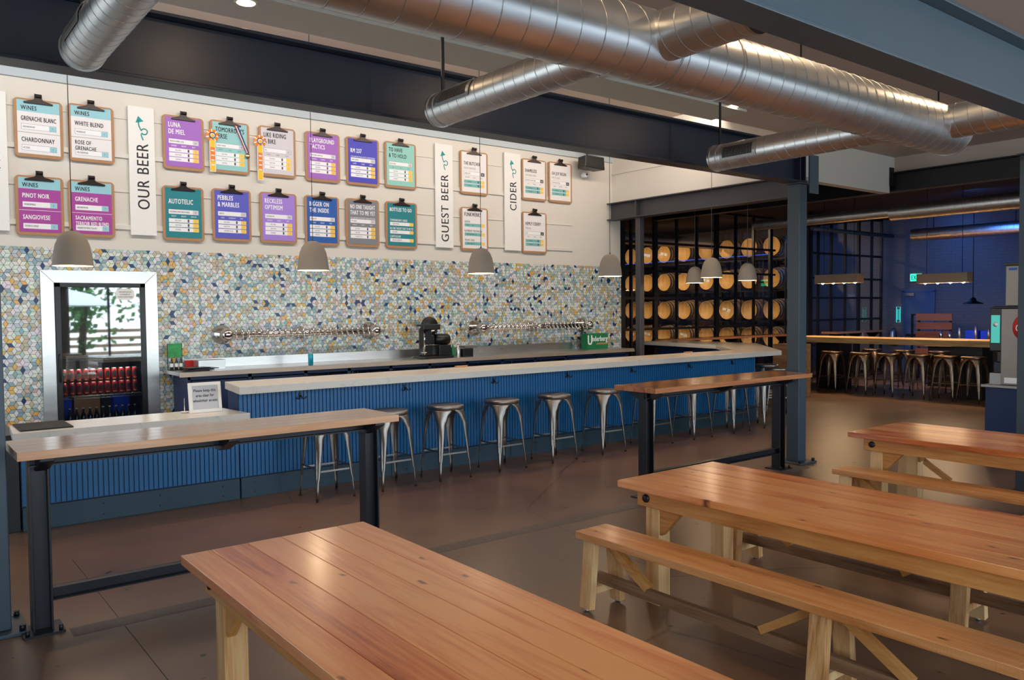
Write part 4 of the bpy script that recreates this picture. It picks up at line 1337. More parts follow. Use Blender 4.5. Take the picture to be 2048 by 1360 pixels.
SPECS = [
 ('GB', 1.257, 1.742, 3.504, 4.157, 'white', 'k', None, 'wine', [('GRENACHE BLANC', None, 'GROUNDWORK', '7'), ('CHARDONNAY', None, 'FICTION', '7')], 'wine clipboard reading Grenache Blanc and Chardonnay on white paper'),
 ('WB', 1.793, 2.281, 3.509, 4.171, 'white', 'k', None, 'wine', [('WHITE BLEND', None, 'WORKBOOK', '7'), ('ROSE OF', 'GRENACHE', 'GROUNDWORK', '7')], 'wine clipboard reading White Blend and Rose of Grenache'),
 ('PN', 1.247, 1.728, 2.629, 3.297, 'magenta', 'w', None, 'wine', [('PINOT NOIR', None, 'WONDERWALL', '9'), ('SANGIOVESE', None, 'ODONATA WINES', '9')], 'magenta wine clipboard reading Pinot Noir and Sangiovese'),
 ('GR', 1.775, 2.265, 2.635, 3.295, 'magenta', 'w', None, 'wine', [('GRENACHE', None, 'GROUNDWORK', '9'), ('SACRAMENTO', 'TERROIR RED BLEND', 'HAARMEYER WINE CELLARS', '9')], 'magenta wine clipboard reading Grenache, behind the first pendant cord'),
 ('Luna', 2.831, 3.330, 3.521, 4.188, 'purple', 'w', ['LUNA', 'DE MIEL'], 'beer', ('MEXICAN AMBER LAGER', '4.6%', ('CARAMEL', 'BISCUIT', 'MALT'), P3('8', '4', '10'), None), 'purple clipboard in the upper row, directly right of the OUR BEER banner'),
 ('Tom', 3.405, 3.914, 3.534, 4.201, 'aqua', 'k', ["TOMORROW'S", 'VERSE'], 'beer', ('CLASSIC SAISON', '7%', ('FRUITY', 'SPICY', 'YEASTY'), P3('8', '4', '12'), None), 'aqua clipboard in the upper row with a rosette and a hanging medal'),
 ('Like', 4.040, 4.553, 3.545, 4.210, 'pale_grey', 'k', ['LIKE RIDING', 'A BIKE'], 'beer', ('IPA', '7%', ('CITRUS', 'DANK', 'CLEAN'), P3('7', '3.5', '12'), None), 'pale grey clipboard in the upper row with an orange rosette on its left'),
 ('Auto', 2.809, 3.309, 2.638, 3.315, 'teal', 'w', ['AUTOTELIC'], 'beer', ('KELLERBIER (UNFILTERED PILSNER)', '5%', ('CRUSTY', 'BREADY', 'SMOOTH'), P3('6', '3', '10'), None), 'teal clipboard in the lower row, directly right of the OUR BEER banner'),
 ('Peb', 3.414, 3.919, 2.657, 3.330, 'violet', 'w', ['PEBBLES', '& MARBLES'], 'beer', ('GRISETTE', '5.1%', ('SPICE', 'STONEFRUIT', 'TART'), P3('8', '4', '12', 'CROWLER TO GO'), None), 'violet-blue clipboard in the lower row between a teal and a lilac one'),
 ('Reck', 4.036, 4.552, 2.657, 3.335, 'lilac', 'w', ['RECKLESS', 'OPTIMISM'], 'beer', ('UNFILTERED IPA', '6.5%', ('TROPICAL', 'CITRUS', 'SOFT'), P3('7', '4.5', '12'), None), 'lilac clipboard in the lower row between a violet and a bright blue one'),
 ('Play', 4.690, 5.210, 3.539, 4.218, 'purple', 'w', ['PLAYGROUND', 'TACTICS'], 'beer', ('UNFILTERED DOUBLE IPA', '8%', ('PINEAPPLE', 'ORANGE', 'DANK'), P3('7.5', '4.25', '14'), None), 'purple clipboard in the upper row crossed by the second pendant cord'),
 ('RM', 5.306, 5.834, 3.541, 4.220, 'indigo', 'w', ['RM 237'], 'beer', ('HONEY SAISON', '6.5%', ('HONEY', 'FLORAL', 'FRUITY'), P3('8', '4', '12', 'CROWLER TO GO'), 'COLLABORATION WITH FUNKWERKS'), 'indigo clipboard in the upper row between a purple and a mint one'),
 ('Have', 5.926, 6.462, 3.552, 4.228, 'mint', 'k', ['TO HAVE', '& TO HOLD'], 'beer', ('HELLES LAGER', '5%', ('LIGHT', 'DRY', 'CRISP'), P3('6', '3', '10'), None), 'mint green clipboard in the upper row left of the GUEST BEER banner'),
 ('Big', 4.669, 5.183, 2.656, 3.341, 'blue', 'w', ['BIGGER ON', 'THE INSIDE'], 'beer', ('DOUBLE IPA', '8%', ('CITRUS', 'EARTHY', 'PINE'), P3('7.5', '4.25', '14'), None), 'bright blue clipboard in the lower row above the second pendant lamp'),
 ('NoOne', 5.286, 5.821, 2.659, 3.346, 'grey', 'w', ['NO ONE TAUGHT', 'THAT TO ME YET'], 'beer', ('RYE SAISON', '7%', ('APRICOT', 'FRUITY', 'SPICE'), P3('8.5', '4.25', '17', 'CROWLER TO GO'), 'COLLABORATION WITH THREE WEAVERS'), 'dark grey clipboard in the lower row between a blue and a teal one'),
 ('Bott', 5.928, 6.467, 2.663, 3.350, 'teal', 'w', ['BOTTLES TO GO'], 'list', [("TOMORROW'S VERSE", 'CLASSIC SAISON', '8'), ('NO ONE TAUGHT THAT TO ME YET', 'RYE SAISON', '12'), ('CAPITOLIUM', 'BELGIAN GOLDEN ALE', '12')], 'teal clipboard reading Bottles to Go'),
 ('Butch', 7.263, 7.804, 3.564, 4.247, 'white', 'k', ['THE BUTCHER'], 'guest', ('SOCIETE BREWING', 'IMPERIAL STOUT', '10%', ('CHOCOLATE', 'BOLD', 'ROAST'), P2('8', '4')), 'upper white clipboard between the GUEST BEER and CIDER banners'),
 ('Funk', 7.266, 7.799, 2.675, 3.361, 'white', 'k', ['FUNKWERKS'], 'list', [('SAISON', 'SAISON            6.8%', '7'), ('RASPBERRY PROVINCIAL', 'SOUR W/ RASPBERRIES  5.0%', '7'), ('TROPIC KING', 'IMPERIAL SAISON   8%', '7')], 'lower white clipboard between the GUEST BEER and CIDER banners'),
 ('Sham', 8.507, 9.042, 3.564, 4.252, 'white', 'k', ['SHAMELESS'], 'guest', ('TWO RIVERS CIDER', 'SEMI-SWEET DRY APPLE CIDER', '6.5%', ('TART', 'TROPICAL', 'DRY'), P2('8', '4')), 'upper white clipboard directly right of the CIDER banner'),
 ('Oh', 9.094, 9.629, 3.568, 4.259, 'white', 'k', ['OH JOY BEGIN'], 'guest', ('WITTYS CIDER', 'CHERRY HIBISCUS CIDER', '6.9%', ('CHERRY', 'BLOSSOM', 'DRY'), P2('8', '4')), 'white clipboard at the right end of the wall, beside the black loudspeaker'),
 ('Hem', 8.504, 9.042, 2.677, 3.368, 'white', 'k', ['HEMLY CIDERY'], 'guest', ('ORIGINAL', 'PEAR', '6%', ('RICH', 'CLEAN', 'SWEET'), P2('8', '4')), 'lower white clipboard right of the CIDER banner'),
]
for s in SPECS: clipboard(s)

# tall banner signs
def banner(x0, x1, z0, z1, text, tz0, tz1, arrow, label):
    cx = (x0 + x1) / 2
    t = thing('banner_sign', (cx, YW, (z0 + z1) / 2), label, 'sign', 'tall white banner signs')
    w = x1 - x0
    mb = MB(); mb.box((x0, YW - 0.022, z0), (x1, YW - 0.001, z1)); mb.build('panel', MT['paper'], t, world=True, bevel=0.002)
    mb = MB()
    ch = 0.142
    write(mb, text, lambda u, v: (cx + 0.072 + 0.0 - v, YW - 0.0225, u), tz0, 0.0, ch, width=tz1 - tz0, bold=0.012)
    mb.build('lettering', MT['black_ink'], t, world=True)
    if arrow:
        pts = []
        for k in range(40):
            s = k / 39.0
            # swirl going up: tail, one loop, then the head
            if s < .3: q = (0.01 - .03 * math.sin(s / .3 * 1.5), -0.17 + s / .3 * 0.10)
            elif s < .75:
                a = -2.6 + (s - .3) / .45 * 5.6
                q = (0.03 + 0.045 * math.cos(a), -0.03 + 0.045 * math.sin(a))
            else:
                e = (s - .75) / .25
                q = (-0.015 - .04 * math.sin(e * 2.2), -0.02 + e * 0.16)
            pts.append((cx + 0.01 + q[0] * 0.75, YW - 0.0235, arrow + q[1] * 0.75))
        mb = MB(); mb.tube(pts, 0.007, 5)
        mb.m = 0
        a = [mb.P((cx - 0.035, YW - 0.026, arrow + 0.16)), mb.P((cx - 0.065, YW - 0.026, arrow + 0.075)), mb.P((cx + 0.025, YW - 0.026, arrow + 0.10))]
        mb.F(a)
        mb.build('arrow_mark', MT['teal_ink'], t, world=True)
banner(2.437, 2.733, 2.684, 4.231, 'OUR BEER', 3.00, 3.79, 4.00 - 0.04, 'tall white banner with teal arrow reading OUR BEER')
banner(6.798, 7.119, 2.704, 4.293, 'GUEST BEER', 2.80, 3.83, 4.03, 'tall white banner with teal arrow reading GUEST BEER')
banner(8.137, 8.476, 2.708, 4.305, 'CIDER', 3.37, 3.84, 4.03, 'tall white banner with teal arrow reading CIDER')
banner(0.90, 1.187, 2.666, 4.197, 'WINE', 3.30, 3.80, None, 'white banner cropped by the left column reading WINE')

# award rosettes and medal
def rosette(x, z, L, label):
    t = thing('award_rosette', (x, 10.535, z), label, 'rosette', 'orange award rosettes')
    ring = []
    mb = MB()
    n = 28
    a = [mb.P(((0.086 if k % 2 else 0.074) * math.cos(2 * math.pi * k / n), 0.0 + (0.006 if k % 2 else 0), (0.086 if k % 2 else 0.074) * math.sin(2 * math.pi * k / n))) for k in range(n)]
    b = [mb.P((0.045 * math.cos(2 * math.pi * k / n), -0.008, 0.045 * math.sin(2 * math.pi * k / n))) for k in range(n)]
    for k in range(n):
        mb.m = 1 if k % 4 == 3 else 0
        mb.F((a[k], a[(k + 1) % n], b[(k + 1) % n], b[k]))
    mb.m = 0
    mb.build('pleated_ruffle', [MT['c_orange'], MT['white_ink']], t, solid=0.003)
    mb = MB(); mb.lathe([(0.0, -0.016), (0.026, -0.015), (0.030, -0.008)], seg=20, axis='Y'); mb.build('centre_disc', MT['white_ink'], t)
    mb = MB(); mb.lathe([(0.0, -0.018), (0.018, -0.0175), (0.02, -0.014)], seg=20, axis='Y'); mb.build('centre_stamp', MT['c_gold'], t)
    mb = MB(); mb.box((-0.038, 0.0, -L), (0.038, 0.004, -0.05)); mb.build('ribbon_backing', MT['white_ink'], t)
    mb = MB(); mb.box((-0.030, -0.004, -L + 0.01), (0.030, -0.001, -0.05)); mb.m = 1
    mb.box((-0.030, -0.005, -L + 0.01), (0.030, -0.0041, -L + 0.13)); mb.box((-0.03, -0.005, -0.15), (0.03, -0.0041, -0.05))
    mb.m = 2
    for k in range(4): mb.box((-0.02, -0.006, -0.2 - k * 0.06), (0.02, -0.0045, -0.185 - k * 0.06))
    mb.build('ribbon', [MT['c_orange'], MT['c_gold'], MT['white_ink']], t)
rosette(3.425, 3.99, 0.46, 'orange award rosette hanging at the left of the aqua clipboard')
rosette(4.045, 3.99, 0.51, 'orange award rosette hanging at the left of the pale grey clipboard')
t = thing('medal', (3.86, 10.545, 3.75), 'small medal on a red, white and blue ribbon at the aqua clipboard', 'medal')
mb = MB()
for i, mi in enumerate((0, 1, 2, 1, 0)):
    mb.m = [0, 1, 2, 1, 0][i]
for i, dx in enumerate((-0.024, -0.012, 0.0, 0.012)):
    mb.m = [0, 1, 2, 2][i]
    mb.F([mb.P((-0.12 + dx, -0.004, 0.40)), mb.P((-0.12 + dx + 0.012, -0.004, 0.40)), mb.P((0.02 + dx * .8 + 0.01, -0.004, 0.07)), mb.P((0.02 + dx * .8, -0.004, 0.07))])
mb.build('ribbon', [MT['c_red'], MT['white_ink'], MT['c_navy']], t, solid=0.002)
mb = MB(); mb.lathe([(0.0, -0.008), (0.03, -0.007), (0.033, 0.0), (0, 0.002)], (0.02, 0, 0.03), 20, axis='Y'); mb.build('disc', metal_mat('old_brass', (0.5, 0.42, 0.25, 1), 0.3), t)

# speaker and camera on the wall
t = thing('loudspeaker', (9.85, 10.35, 4.2), 'black loudspeaker mounted high on the wall at the right end of the menu boards', 'loudspeaker')
mb = MB(); mb.extr([(-0.24, 0.0), (0.24, -0.02), (0.22, 0.2), (-0.22, 0.2)], lambda u, v: (u, -0.14, v - 0.03), lambda u, v: (u * .8, 0.1, v - 0.03)); mb.build('cabinet', MT['black'], t, bevel=0.012)
mb = MB(); mb.tube([(-0.05, 0, 0.16), (-0.05, 0.02, 0.25), (0.0, 0.15, 0.3), (0.0, 0.22, 0.3)], 0.012, 8); mb.build('bracket', MT['black_steel'], t)
t = thing('security_camera', (9.88, 10.5, 4.09), 'small white dome camera on the wall under the black loudspeaker', 'camera')
mb = MB(); mb.lathe([(0.045, 0.07), (0.045, -0.01), (0.035, -0.04), (0, -0.055)], seg=20, axis='Y'); mb.build('housing', MT['white_ink'], t)
mb = MB(); mb.lathe([(0.02, -0.05), (0.014, -0.062), (0, -0.064)], seg=16, axis='Y'); mb.build('lens', MT['black'], t)
t = thing('spot_projector', (10.0, 10.45, 4.5), 'black spotlight projector high on the wall above the loudspeaker', 'spotlight')
mb = MB(); mb.tube([(-0.08, -0.05, 0), (0.1, -0.05, 0)], 0.04, 14); mb.tube([(0.11, -0.05, 0.02), (0.2, -0.05, 0.04)], 0.035, 14); mb.build('heads', MT['black'], t)
mb = MB(); mb.box((-0.05, -0.04, -0.02), (0.05, 0.12, 0.02)); mb.build('mount', MT['black_steel'], t)

# ------------------------------------------------------------------ pendants over the bar
def pendant(loc, label, group, top, shade='lamp_out', r=0.152, h=0.285, lit=True):
    t = thing('pendant_lamp', loc, label, 'pendant lamp', group)
    prof = [(0.012, h), (0.04, h - 0.004), (0.075, h - 0.022), (0.105, h - 0.06), (0.127, h - 0.115), (0.142, h - 0.19), (r, 0.0)]
    mb = MB(); mb.lathe(prof, seg=40, capped=False); mb.build('shade', MT[shade], t)
    mb = MB(); mb.lathe([(a * 0.965, b - 0.004 if b > 0.02 else b + 0.001) for a, b in prof] , seg=40, capped=False); mb.build('shade_lining', MT['lamp_in'] if lit else MT['lamp_out'], t)
    mb = MB(); mb.tube([(0, 0, h - 0.005), (0, 0, h + 0.02)], [0.014, 0.006], 10); mb.tube([(0, 0, h + 0.02), (0, 0, top - loc[2])], 0.0035, 6); mb.build('cord', MT['cord'], t)
    mb = MB(); mb.lathe([(0, 0.05), (0.03, 0.06), (0.038, 0.09), (0.025, 0.13), (0.015, 0.16)], seg=16, capped=False); mb.build('bulb', MT['bulb'] if lit else MT['lamp_in'], t)
    return t
for x, z, lab in ((1.262, 2.129, 'pendant, first from the left, above the glass-door cooler'), (3.345, 2.138, 'pendant, second from the left, above the left taps'), (5.358, 2.147, 'pendant, third from the left, below a white clipboard'),
                  (7.393, 2.150, 'pendant, fourth from the left, at the right end of the tiled wall'), (9.436, 2.168, 'pendant, fifth from the left, in front of the barrels')):
    pendant((x, 7.4, z), 'taupe dome ' + lab, 'dome pendants over the bar', 4.95)
    l = bpy.data.lights.new('pendant_glow', 'POINT'); l.energy = 7; l.color = WARM; l.shadow_soft_size = 0.04
    o = bpy.data.objects.new('pendant_glow', l); COL.objects.link(o); o.location = (x, 7.4, z + 0.02)
for x, y, z, lab in ((11.2, 9.14, 2.164, 'dark dome pendant half hidden behind the fifth bar pendant'), (11.2, 8.06, 2.172, 'dark dome pendant in front of the right-hand barrels')):
    pendant((x, y, z), lab, 'pendants over the short end of the bar', 3.999)
    l = bpy.data.lights.new('pendant_glow', 'POINT'); l.energy = 5; l.color = WARM; l.shadow_soft_size = 0.04
    o = bpy.data.objects.new('pendant_glow', l); COL.objects.link(o); o.location = (x, y, z + 0.02)

# ------------------------------------------------------------------ metal stools
def stool(name, mt, label, group):
    t = thing(name, (0, 0, 0), label, 'bar stool', group)
    S = 0.178
    def sq(s, rr, n=8):
        out = []
        for a0, cx, cy in ((0, 1, 1), (90, -1, 1), (180, -1, -1), (270, 1, -1)):
            for k in range(n + 1):
                a = R(a0 + 90 * k / n)
                out.append((cx * (s - rr) + rr * math.cos(a), cy * (s - rr) + rr * math.sin(a)))
        return out
    mb = MB(); mb.smooth = True
    rings = []
    for s, z in ((0.168, 0.71), (0.175, 0.725), (S, 0.742), (0.176, 0.754), (0.165, 0.760), (0.147, 0.757), (0.09, 0.754)):
        rings.append([mb.P((x, y, z)) for x, y in sq(s, s * 0.74)])
    n = len(rings[0])
    for i in range(len(rings) - 1):
        for k in range(n): mb.F((rings[i][k], rings[i][(k + 1) % n], rings[i + 1][(k + 1) % n], rings[i + 1][k]))
    mb.F(rings[-1]); 
    mb.build('seat', mt, t)
    # each leg: a folded sheet that widens into the arch under the seat
    Z = [0.72, 0.70, 0.67, 0.63, 0.58, 0.52, 0.45, 0.36, 0.27, 0.205, 0.185, 0.10, 0.012]
    Wd = [0.166, 0.152, 0.120, 0.092, 0.073, 0.060, 0.052, 0.044, 0.037, 0.031, 0.024, 0.020, 0.018]
    def C(z): return 0.166 + (0.72 - z) * (0.030 / 0.72)
    for sx_, sy_ in ((1, 1), (-1, 1), (-1, -1), (1, -1)):
        mb = MB(); mb.smooth = True
        rg = []
        for z, wd in zip(Z, Wd):
            c = C(z)
            rr = min(wd * 0.8, 0.12 if z > 0.69 else (0.085 if z > 0.6 else 0.045))
            dent = 0.012 if 0.2 < z < 0.5 else 0.0
            pts = [(c, c - wd), (c, c - rr)]
            for k in range(1, 6):
                a = R(90 * k / 6)
                q = (c - rr + rr * math.cos(a), c - rr + rr * math.sin(a))
                if k == 3: q = (q[0] - dent, q[1] - dent)
                pts.append(q)
            pts += [(c - rr, c), (c - wd, c)]
            rg.append([mb.P((sx_ * x, sy_ * y, z)) for x, y in pts])
        m = len(rg[0])
        for i in range(len(rg) - 1):
            for k in range(m - 1):
                q = (rg[i][k], rg[i][k + 1], rg[i + 1][k + 1], rg[i + 1][k])
                mb.F(q if sx_ * sy_ > 0 else tuple(reversed(q)))
        leg = mb.build('leg', mt, t, solid=0.003)
        f = MB(); c = C(0.01) - 0.009
        f.cyl((sx_ * c, sy_ * c, 0.0), (sx_ * c, sy_ * c, 0.016), 0.012, 10); f.build('foot', MT['rubber'], leg)
    for i, (a, b, z) in enumerate((((1, 1), (-1, 1), 0.27), ((-1, -1), (1, -1), 0.27), ((-1, 1), (-1, -1), 0.295), ((1, -1), (1, 1), 0.295))):
        c = C(z) - 0.012
        mb = MB(); mb.beam((a[0] * c, a[1] * c, z), (b[0] * c, b[1] * c, z), 0.006, 0.016); mb.build('footrest_bar', mt, t)
    return t
ST = stool('bar_stool', MT['gunmetal'], '', 'metal stools along the bar')
xs_ = [3.29, 3.96, 4.63, 5.37, 6.13, 6.93, 7.79, 8.59, 9.42, 10.14]
nm_ = ['first metal bar stool from the left, legs seen under the left high table', 'second metal bar stool from the left, behind the end of the left high table',
       'third metal bar stool from the left, right of the left high table', 'fourth metal bar stool from the left, standing in the open', 'fifth metal bar stool from the left, in the open',
       'sixth metal bar stool from the left, just left of the right high table', 'seventh metal bar stool, behind the left post of the right high table', 'eighth metal bar stool, legs seen under the right high table',
       'ninth metal bar stool, legs under the middle of the right high table', 'tenth metal bar stool, near the angled bar corner']
for i, x in enumerate(xs_):
    place(ST, i == 0, (x, 7.06 - 0.002, 0), R([0, 1, -1, 1.5, 0, -2, 1, 0, 2, 0][i]), nm_[i])
place(ST, False, (11.36, 7.62, 0), R(43), 'metal bar stool at the angled bar corner, left of the slate column')
place(ST, False, (11.95, 8.2, 0), R(43), 'metal bar stool behind the corner stool, mostly hidden by the column')

# ------------------------------------------------------------------ high tables with steel frames
def high_table(x0, x1, posts, mt, label):
    y0, y1, zt = 4.83, 5.34, 1.03
    cx = (x0 + x1) / 2
    t = thing('high_table', (cx, 5.07, 0), label, 'high table', 'long high tables on black steel frames')
    mb = MB()
    n = 4
    for i in range(n):
        mb.T(); mb.box((x0, y0 + (y1 - y0) * i / n + 0.0006, zt - 0.045), (x1, y0 + (y1 - y0) * (i + 1) / n - 0.0006, zt))
    mb.build('table_top', mt, t, world=True, bevel=0.0015)
    for k, x in enumerate(posts):
        mb = MB()
        mb.box((x - 0.05, 5.02, 0.012), (x - 0.04, 5.12, 0.975)); mb.box((x + 0.04, 5.02, 0.012), (x + 0.05, 5.12, 0.975)); mb.box((x - 0.04, 5.066, 0.012), (x + 0.04, 5.074, 0.975))
        p = mb.build('post', MT['black_steel'], t, world=True, bevel=0.001); ORG[p.name] = ORG[t.name]
        mb = MB(); mb.box((x - 0.1, 4.97, 0), (x + 0.1, 5.17, 0.012)); b = mb.build('foot_plate', MT['black_steel'], t, world=True); ORG[b.name] = ORG[t.name]
        for dx in (-0.08, 0.08):
            mb = MB(); mb.cyl((x + dx, 4.99, 0.012), (x + dx, 4.99, 0.04), 0.011, 6); mb.build('bolt', MT['black_steel'], b, world=True)
    a, b = posts
    mb = MB(); mb.box((a - 0.05, 5.04, 0.975), (b + 0.05, 5.05, 0.985)); mb.box((a - 0.05, 5.04, 0.92), (b + 0.05, 5.048, 0.985)); mb.box((a - 0.05, 5.0, 0.92), (b + 0.05, 5.05, 0.928)); mb.box((a - 0.05, 5.0, 0.977), (b + 0.05, 5.1, 0.985))
    mb.build('top_rail', MT['black_steel'], t, world=True)
    for x in (a + 0.02, (a + b) / 2, b - 0.02):
        mb = MB(); mb.extr([(4.86, 0.985), (5.3, 0.985), (5.3, 0.965), (5.12, 0.89), (5.04, 0.89), (4.86, 0.965)], lambda u, v: (x - 0.035, u, v), lambda u, v: (x + 0.035, u, v))
        mb.build('bracket', MT['black_steel'], t, world=True, bevel=0.003)
    mb = MB()
    mb.box((a + 0.05, 5.066, 0.17), (b - 0.05, 5.074, 0.24)); mb.box((a + 0.05, 5.02, 0.17), (b - 0.05, 5.07, 0.177)); mb.box((a + 0.05, 5.02, 0.233), (b - 0.05, 5.07, 0.24))
    mb.build('foot_rail', MT['black_steel'], t, world=True)
high_table(0.54, 2.79, (0.66, 2.68), MT['bar_wood'], 'left high table with pale glossy wood top on a black steel frame')
high_table(5.38, 7.86, (5.52, 7.60), MT['bar_wood2'], 'right high table with reddish glossy wood top on a black steel frame')

# ------------------------------------------------------------------ picnic-style tables and benches
def farm_table(x0, w, y1, L, label, seed):
    random.seed(seed)
    t = thing('dining_table', (x0 + w / 2, y1 - L / 2, 0), label, 'table', 'long pine dining tables')
    O = ORG[t.name]
    y0 = y1 - L
    mb = MB(); n = 6
    e = x0
    ws = [random.uniform(.85, 1.15) for _ in range(n)]; sw = sum(ws)
    for i in range(n):
        b = e + w * ws[i] / sw
        mb.T(); mb.box((e + 0.0006, y0, 0.68), (b - 0.0006, y1, 0.72)); e = b
    mb.build('table_top', MT['oak_top'], t, world=True, bevel=0.0025)
    ins = 0.085
    for xx in (x0 + ins, x0 + w - ins):
        mb = MB(); mb.T(); mb.box((xx - 0.019, y0 + 0.10, 0.58), (xx + 0.019, y1 - 0.10, 0.679)); mb.build('apron', MT['pine_apron'], t, world=True, bevel=0.002)
    for yy in (y0 + 0.12, y1 - 0.12):
        mb = MB(); mb.T(); mb.box((x0 + ins + 0.02, yy - 0.019, 0.58), (x0 + w - ins - 0.02, yy + 0.019, 0.679)); mb.build('end_apron', MT['pine_apron'], t, world=True, bevel=0.002)
    for sx_ in (0, 1):
        for sy_ in (0, 1):
            xx = x0 + ins + 0.060 if sx_ == 0 else x0 + w - ins - 0.065
            yy = y0 + 0.19 if sy_ == 0 else y1 - 0.19
            mb = MB(); mb.T(); mb.box((xx - 0.050, yy - 0.050, 0.0), (xx + 0.050, yy + 0.050, 0.679)); mb.build('leg', MT['pine_leg'], t, world=True, bevel=0.003)
            s = 1 if sy_ == 0 else -1
            mb = MB(); mb.T(); mb.extr([(0.0, 0.58), (0.17, 0.58), (0.02, 0.42), (0, 0.42)], lambda u, v: (xx - 0.04, yy + s * (0.045 + u), v), lambda u, v: (xx - 0.005, yy + s * (0.045 + u), v)); mb.build('knee_brace', MT['pine_apron'], t, world=True, bevel=0.002)
    for yy in (y1 - 0.17,):
        mb = MB(); mb.lathe([(0.0, -0.012), (0.024, -0.008), (0.026, 0.0)], (x0 + ins - 0.02, yy, 0.63), 10, axis='X'); mb.build('bolt_head', MT['black_steel'], t, world=True)
    return t
farm_table(0.976, 0.857, 3.535, 3.05, 'pine dining table in the left foreground', 1)
farm_table(3.450, 0.90, 3.40, 3.05, 'pine dining table in the middle with a bright glare spot on its corner', 2)
farm_table(6.20, 0.89, 3.49, 3.05, 'pine dining table at the right, farthest of the three', 3)
def bench(x0, w, y1, L, label, seed):
    random.seed(seed)
    t = thing('bench', (x0 + w / 2, y1 - L / 2, 0), label, 'bench', 'long pine benches')
    y0 = y1 - L
    mb = MB(); mb.T(); mb.box((x0, y0, 0.408), (x0 + w, y1, 0.45)); mb.build('seat', MT['bench_top'], t, world=True, bevel=0.003)
    yl = [y1 - 0.095, (y0 + y1) / 2 - 0.04, y0 + 0.11]
    cx = x0 + w / 2
    for k, yy in enumerate(yl):
        for s in (-1, 1):
            mb = MB(); mb.T(); mb.beam((cx + s * 0.085, yy, 0.408), (cx + s * 0.125, yy, 0.018), 0.045, 0.085, up=(0, 1, 0)); mb.build('leg', MT['pine_leg'], t, world=True, bevel=0.002)
            mb = MB(); mb.cyl((cx + s * 0.125, yy, 0.0), (cx + s * 0.125, yy, 0.02), 0.014, 10); mb.build('glide', MT['galv'], t, world=True)
        mb = MB(); mb.T(); mb.box((cx - 0.12, yy - 0.03, 0.10), (cx + 0.12, yy - 0.005, 0.14)); mb.build('cross_bar', MT['pine_leg'], t, world=True, bevel=0.002)
    mb = MB(); mb.T(); mb.box((cx - 0.02, y0 + 0.06, 0.14), (cx + 0.02, y1 - 0.06, 0.20)); mb.build('stretcher', MT['old_wood'], t, world=True, bevel=0.002)
    for yy, s in ((yl[0], -1), (yl[1], 1), (yl[1], -1), (yl[2], 1)):
        mb = MB(); mb.T(); mb.beam((cx, yy + s * 0.06, 0.39), (cx, yy + s * 0.36, 0.20), 0.04, 0.05, up=(1, 0, 0)); mb.build('diagonal_brace', MT['pine_apron'], t, world=True, bevel=0.002)
    return t
bench(3.168, 0.252, 3.465, 3.0, 'pine bench in the foreground in front of the middle table', 11)
bench(4.50, 0.25, 3.44, 3.0, 'pine bench behind the middle table, seen through its legs', 12)
bench(5.955, 0.25, 3.485, 3.0, 'pine bench in front of the farthest table', 13)
bench(7.25, 0.25, 3.65, 3.0, 'pine bench behind the farthest table at the right edge', 14)

# ------------------------------------------------------------------ glazed partition and barrels
def partition(name, xa, xb, y, xs, zs, thick, H, label):
    t = thing(name, ((xa + xb) / 2, y, 0), label, 'glazed partition')
    mb = MB()
    for x in xs:
        ww = (0.06 if x in thick else 0.026) * (0.7 if xa > 17 else 1)
        mb.box((x - ww, y - 0.03, 0), (x + ww, y + 0.03, H))
    mb.build('mullions', MT['black_steel'], t, world=True)
    mb = MB()
    for z in zs: mb.box((xa, y - 0.025, z - 0.025), (xb, y + 0.025, z + 0.025))
    mb.build('transoms', MT['black_steel'], t, world=True)
    mb = MB(); mb.box((xa, y - 0.003, 0.03), (xb, y + 0.003, H)); mb.build('panes', MT['glass'], t, world=True)
partition('glass_partition', 12.50, 18.1, 12.2, [12.56, 12.82, 13.59, 14.31, 15.01, 15.74, 16.48, 17.20, 17.92], [0.05, 0.65, 1.27, 1.95, 2.55, 3.17, 3.97], (12.56, 13.59, 15.74, 17.92), 4.0, 'tall black-framed glass partition in front of the barrel rack')
partition('glass_partition', 17.6, 21.0, 10.9, [17.64, 17.96, 18.54, 19.18, 19.83, 20.48, 20.97], [0.05, 0.8, 1.40, 1.94, 2.42, 3.02, 3.97], (17.64, 19.83), 4.0, 'tall black-framed glass partition left of the exit door')
mb = MB(); mb.box((10.9, 12.15, 0), (12.5, 12.25, 4.0)); struct(mb, 'wall_partition_end', MT['black'])
ys = [17.70, 17.03, 16.35, 15.60, 14.78, 14.07, 13.335, 12.63]
zs_ = [0.92, 1.65, 2.49, 3.33]
bt = thing('barrel', (0, 0, 0), '', 'barrel', 'oak barrels on the rack behind the glass')
def bprof(k, a=0, b=1): return None
prof = []
for i in range(9):
    u = i / 8.0
    prof.append((0.252 + 0.052 * math.sin(math.pi * u), 0.9 * u))
mb = MB(); mb.T((.5, .5, .5)); mb.lathe(prof, (0, 0, 0), 28, axis='X', capped=False); mb.build('staves', MT['barrel'], bt)
mb = MB(); mb.T((.3, .5, .5)); mb.lathe([(0.0, 0.02), (0.238, 0.02), (0.240, 0.0), (0.253, 0.0)], (0, 0, 0), 28, axis='X', capped=False); mb.build('head', MT['barrel_head'], bt)
for u in (0.03, 0.14, 0.30, 0.70, 0.86, 0.97):
    r0 = 0.254 + 0.052 * math.sin(math.pi * u)
    mb = MB(); mb.lathe([(r0 + 0.002, 0.9 * u - 0.02), (r0 + 0.006, 0.9 * u + 0.02)], (0, 0, 0), 28, axis='X', capped=False); mb.build('hoop', MT['hoop'], bt)
first = True
rown = ['bottom row', 'second row from the bottom', 'third row from the bottom', 'top row']
coln = ['far left', 'second from the left', 'third from the left', 'fourth from the left', 'fourth from the right', 'third from the right', 'second from the right', 'far right']
rnd = random.Random(5)
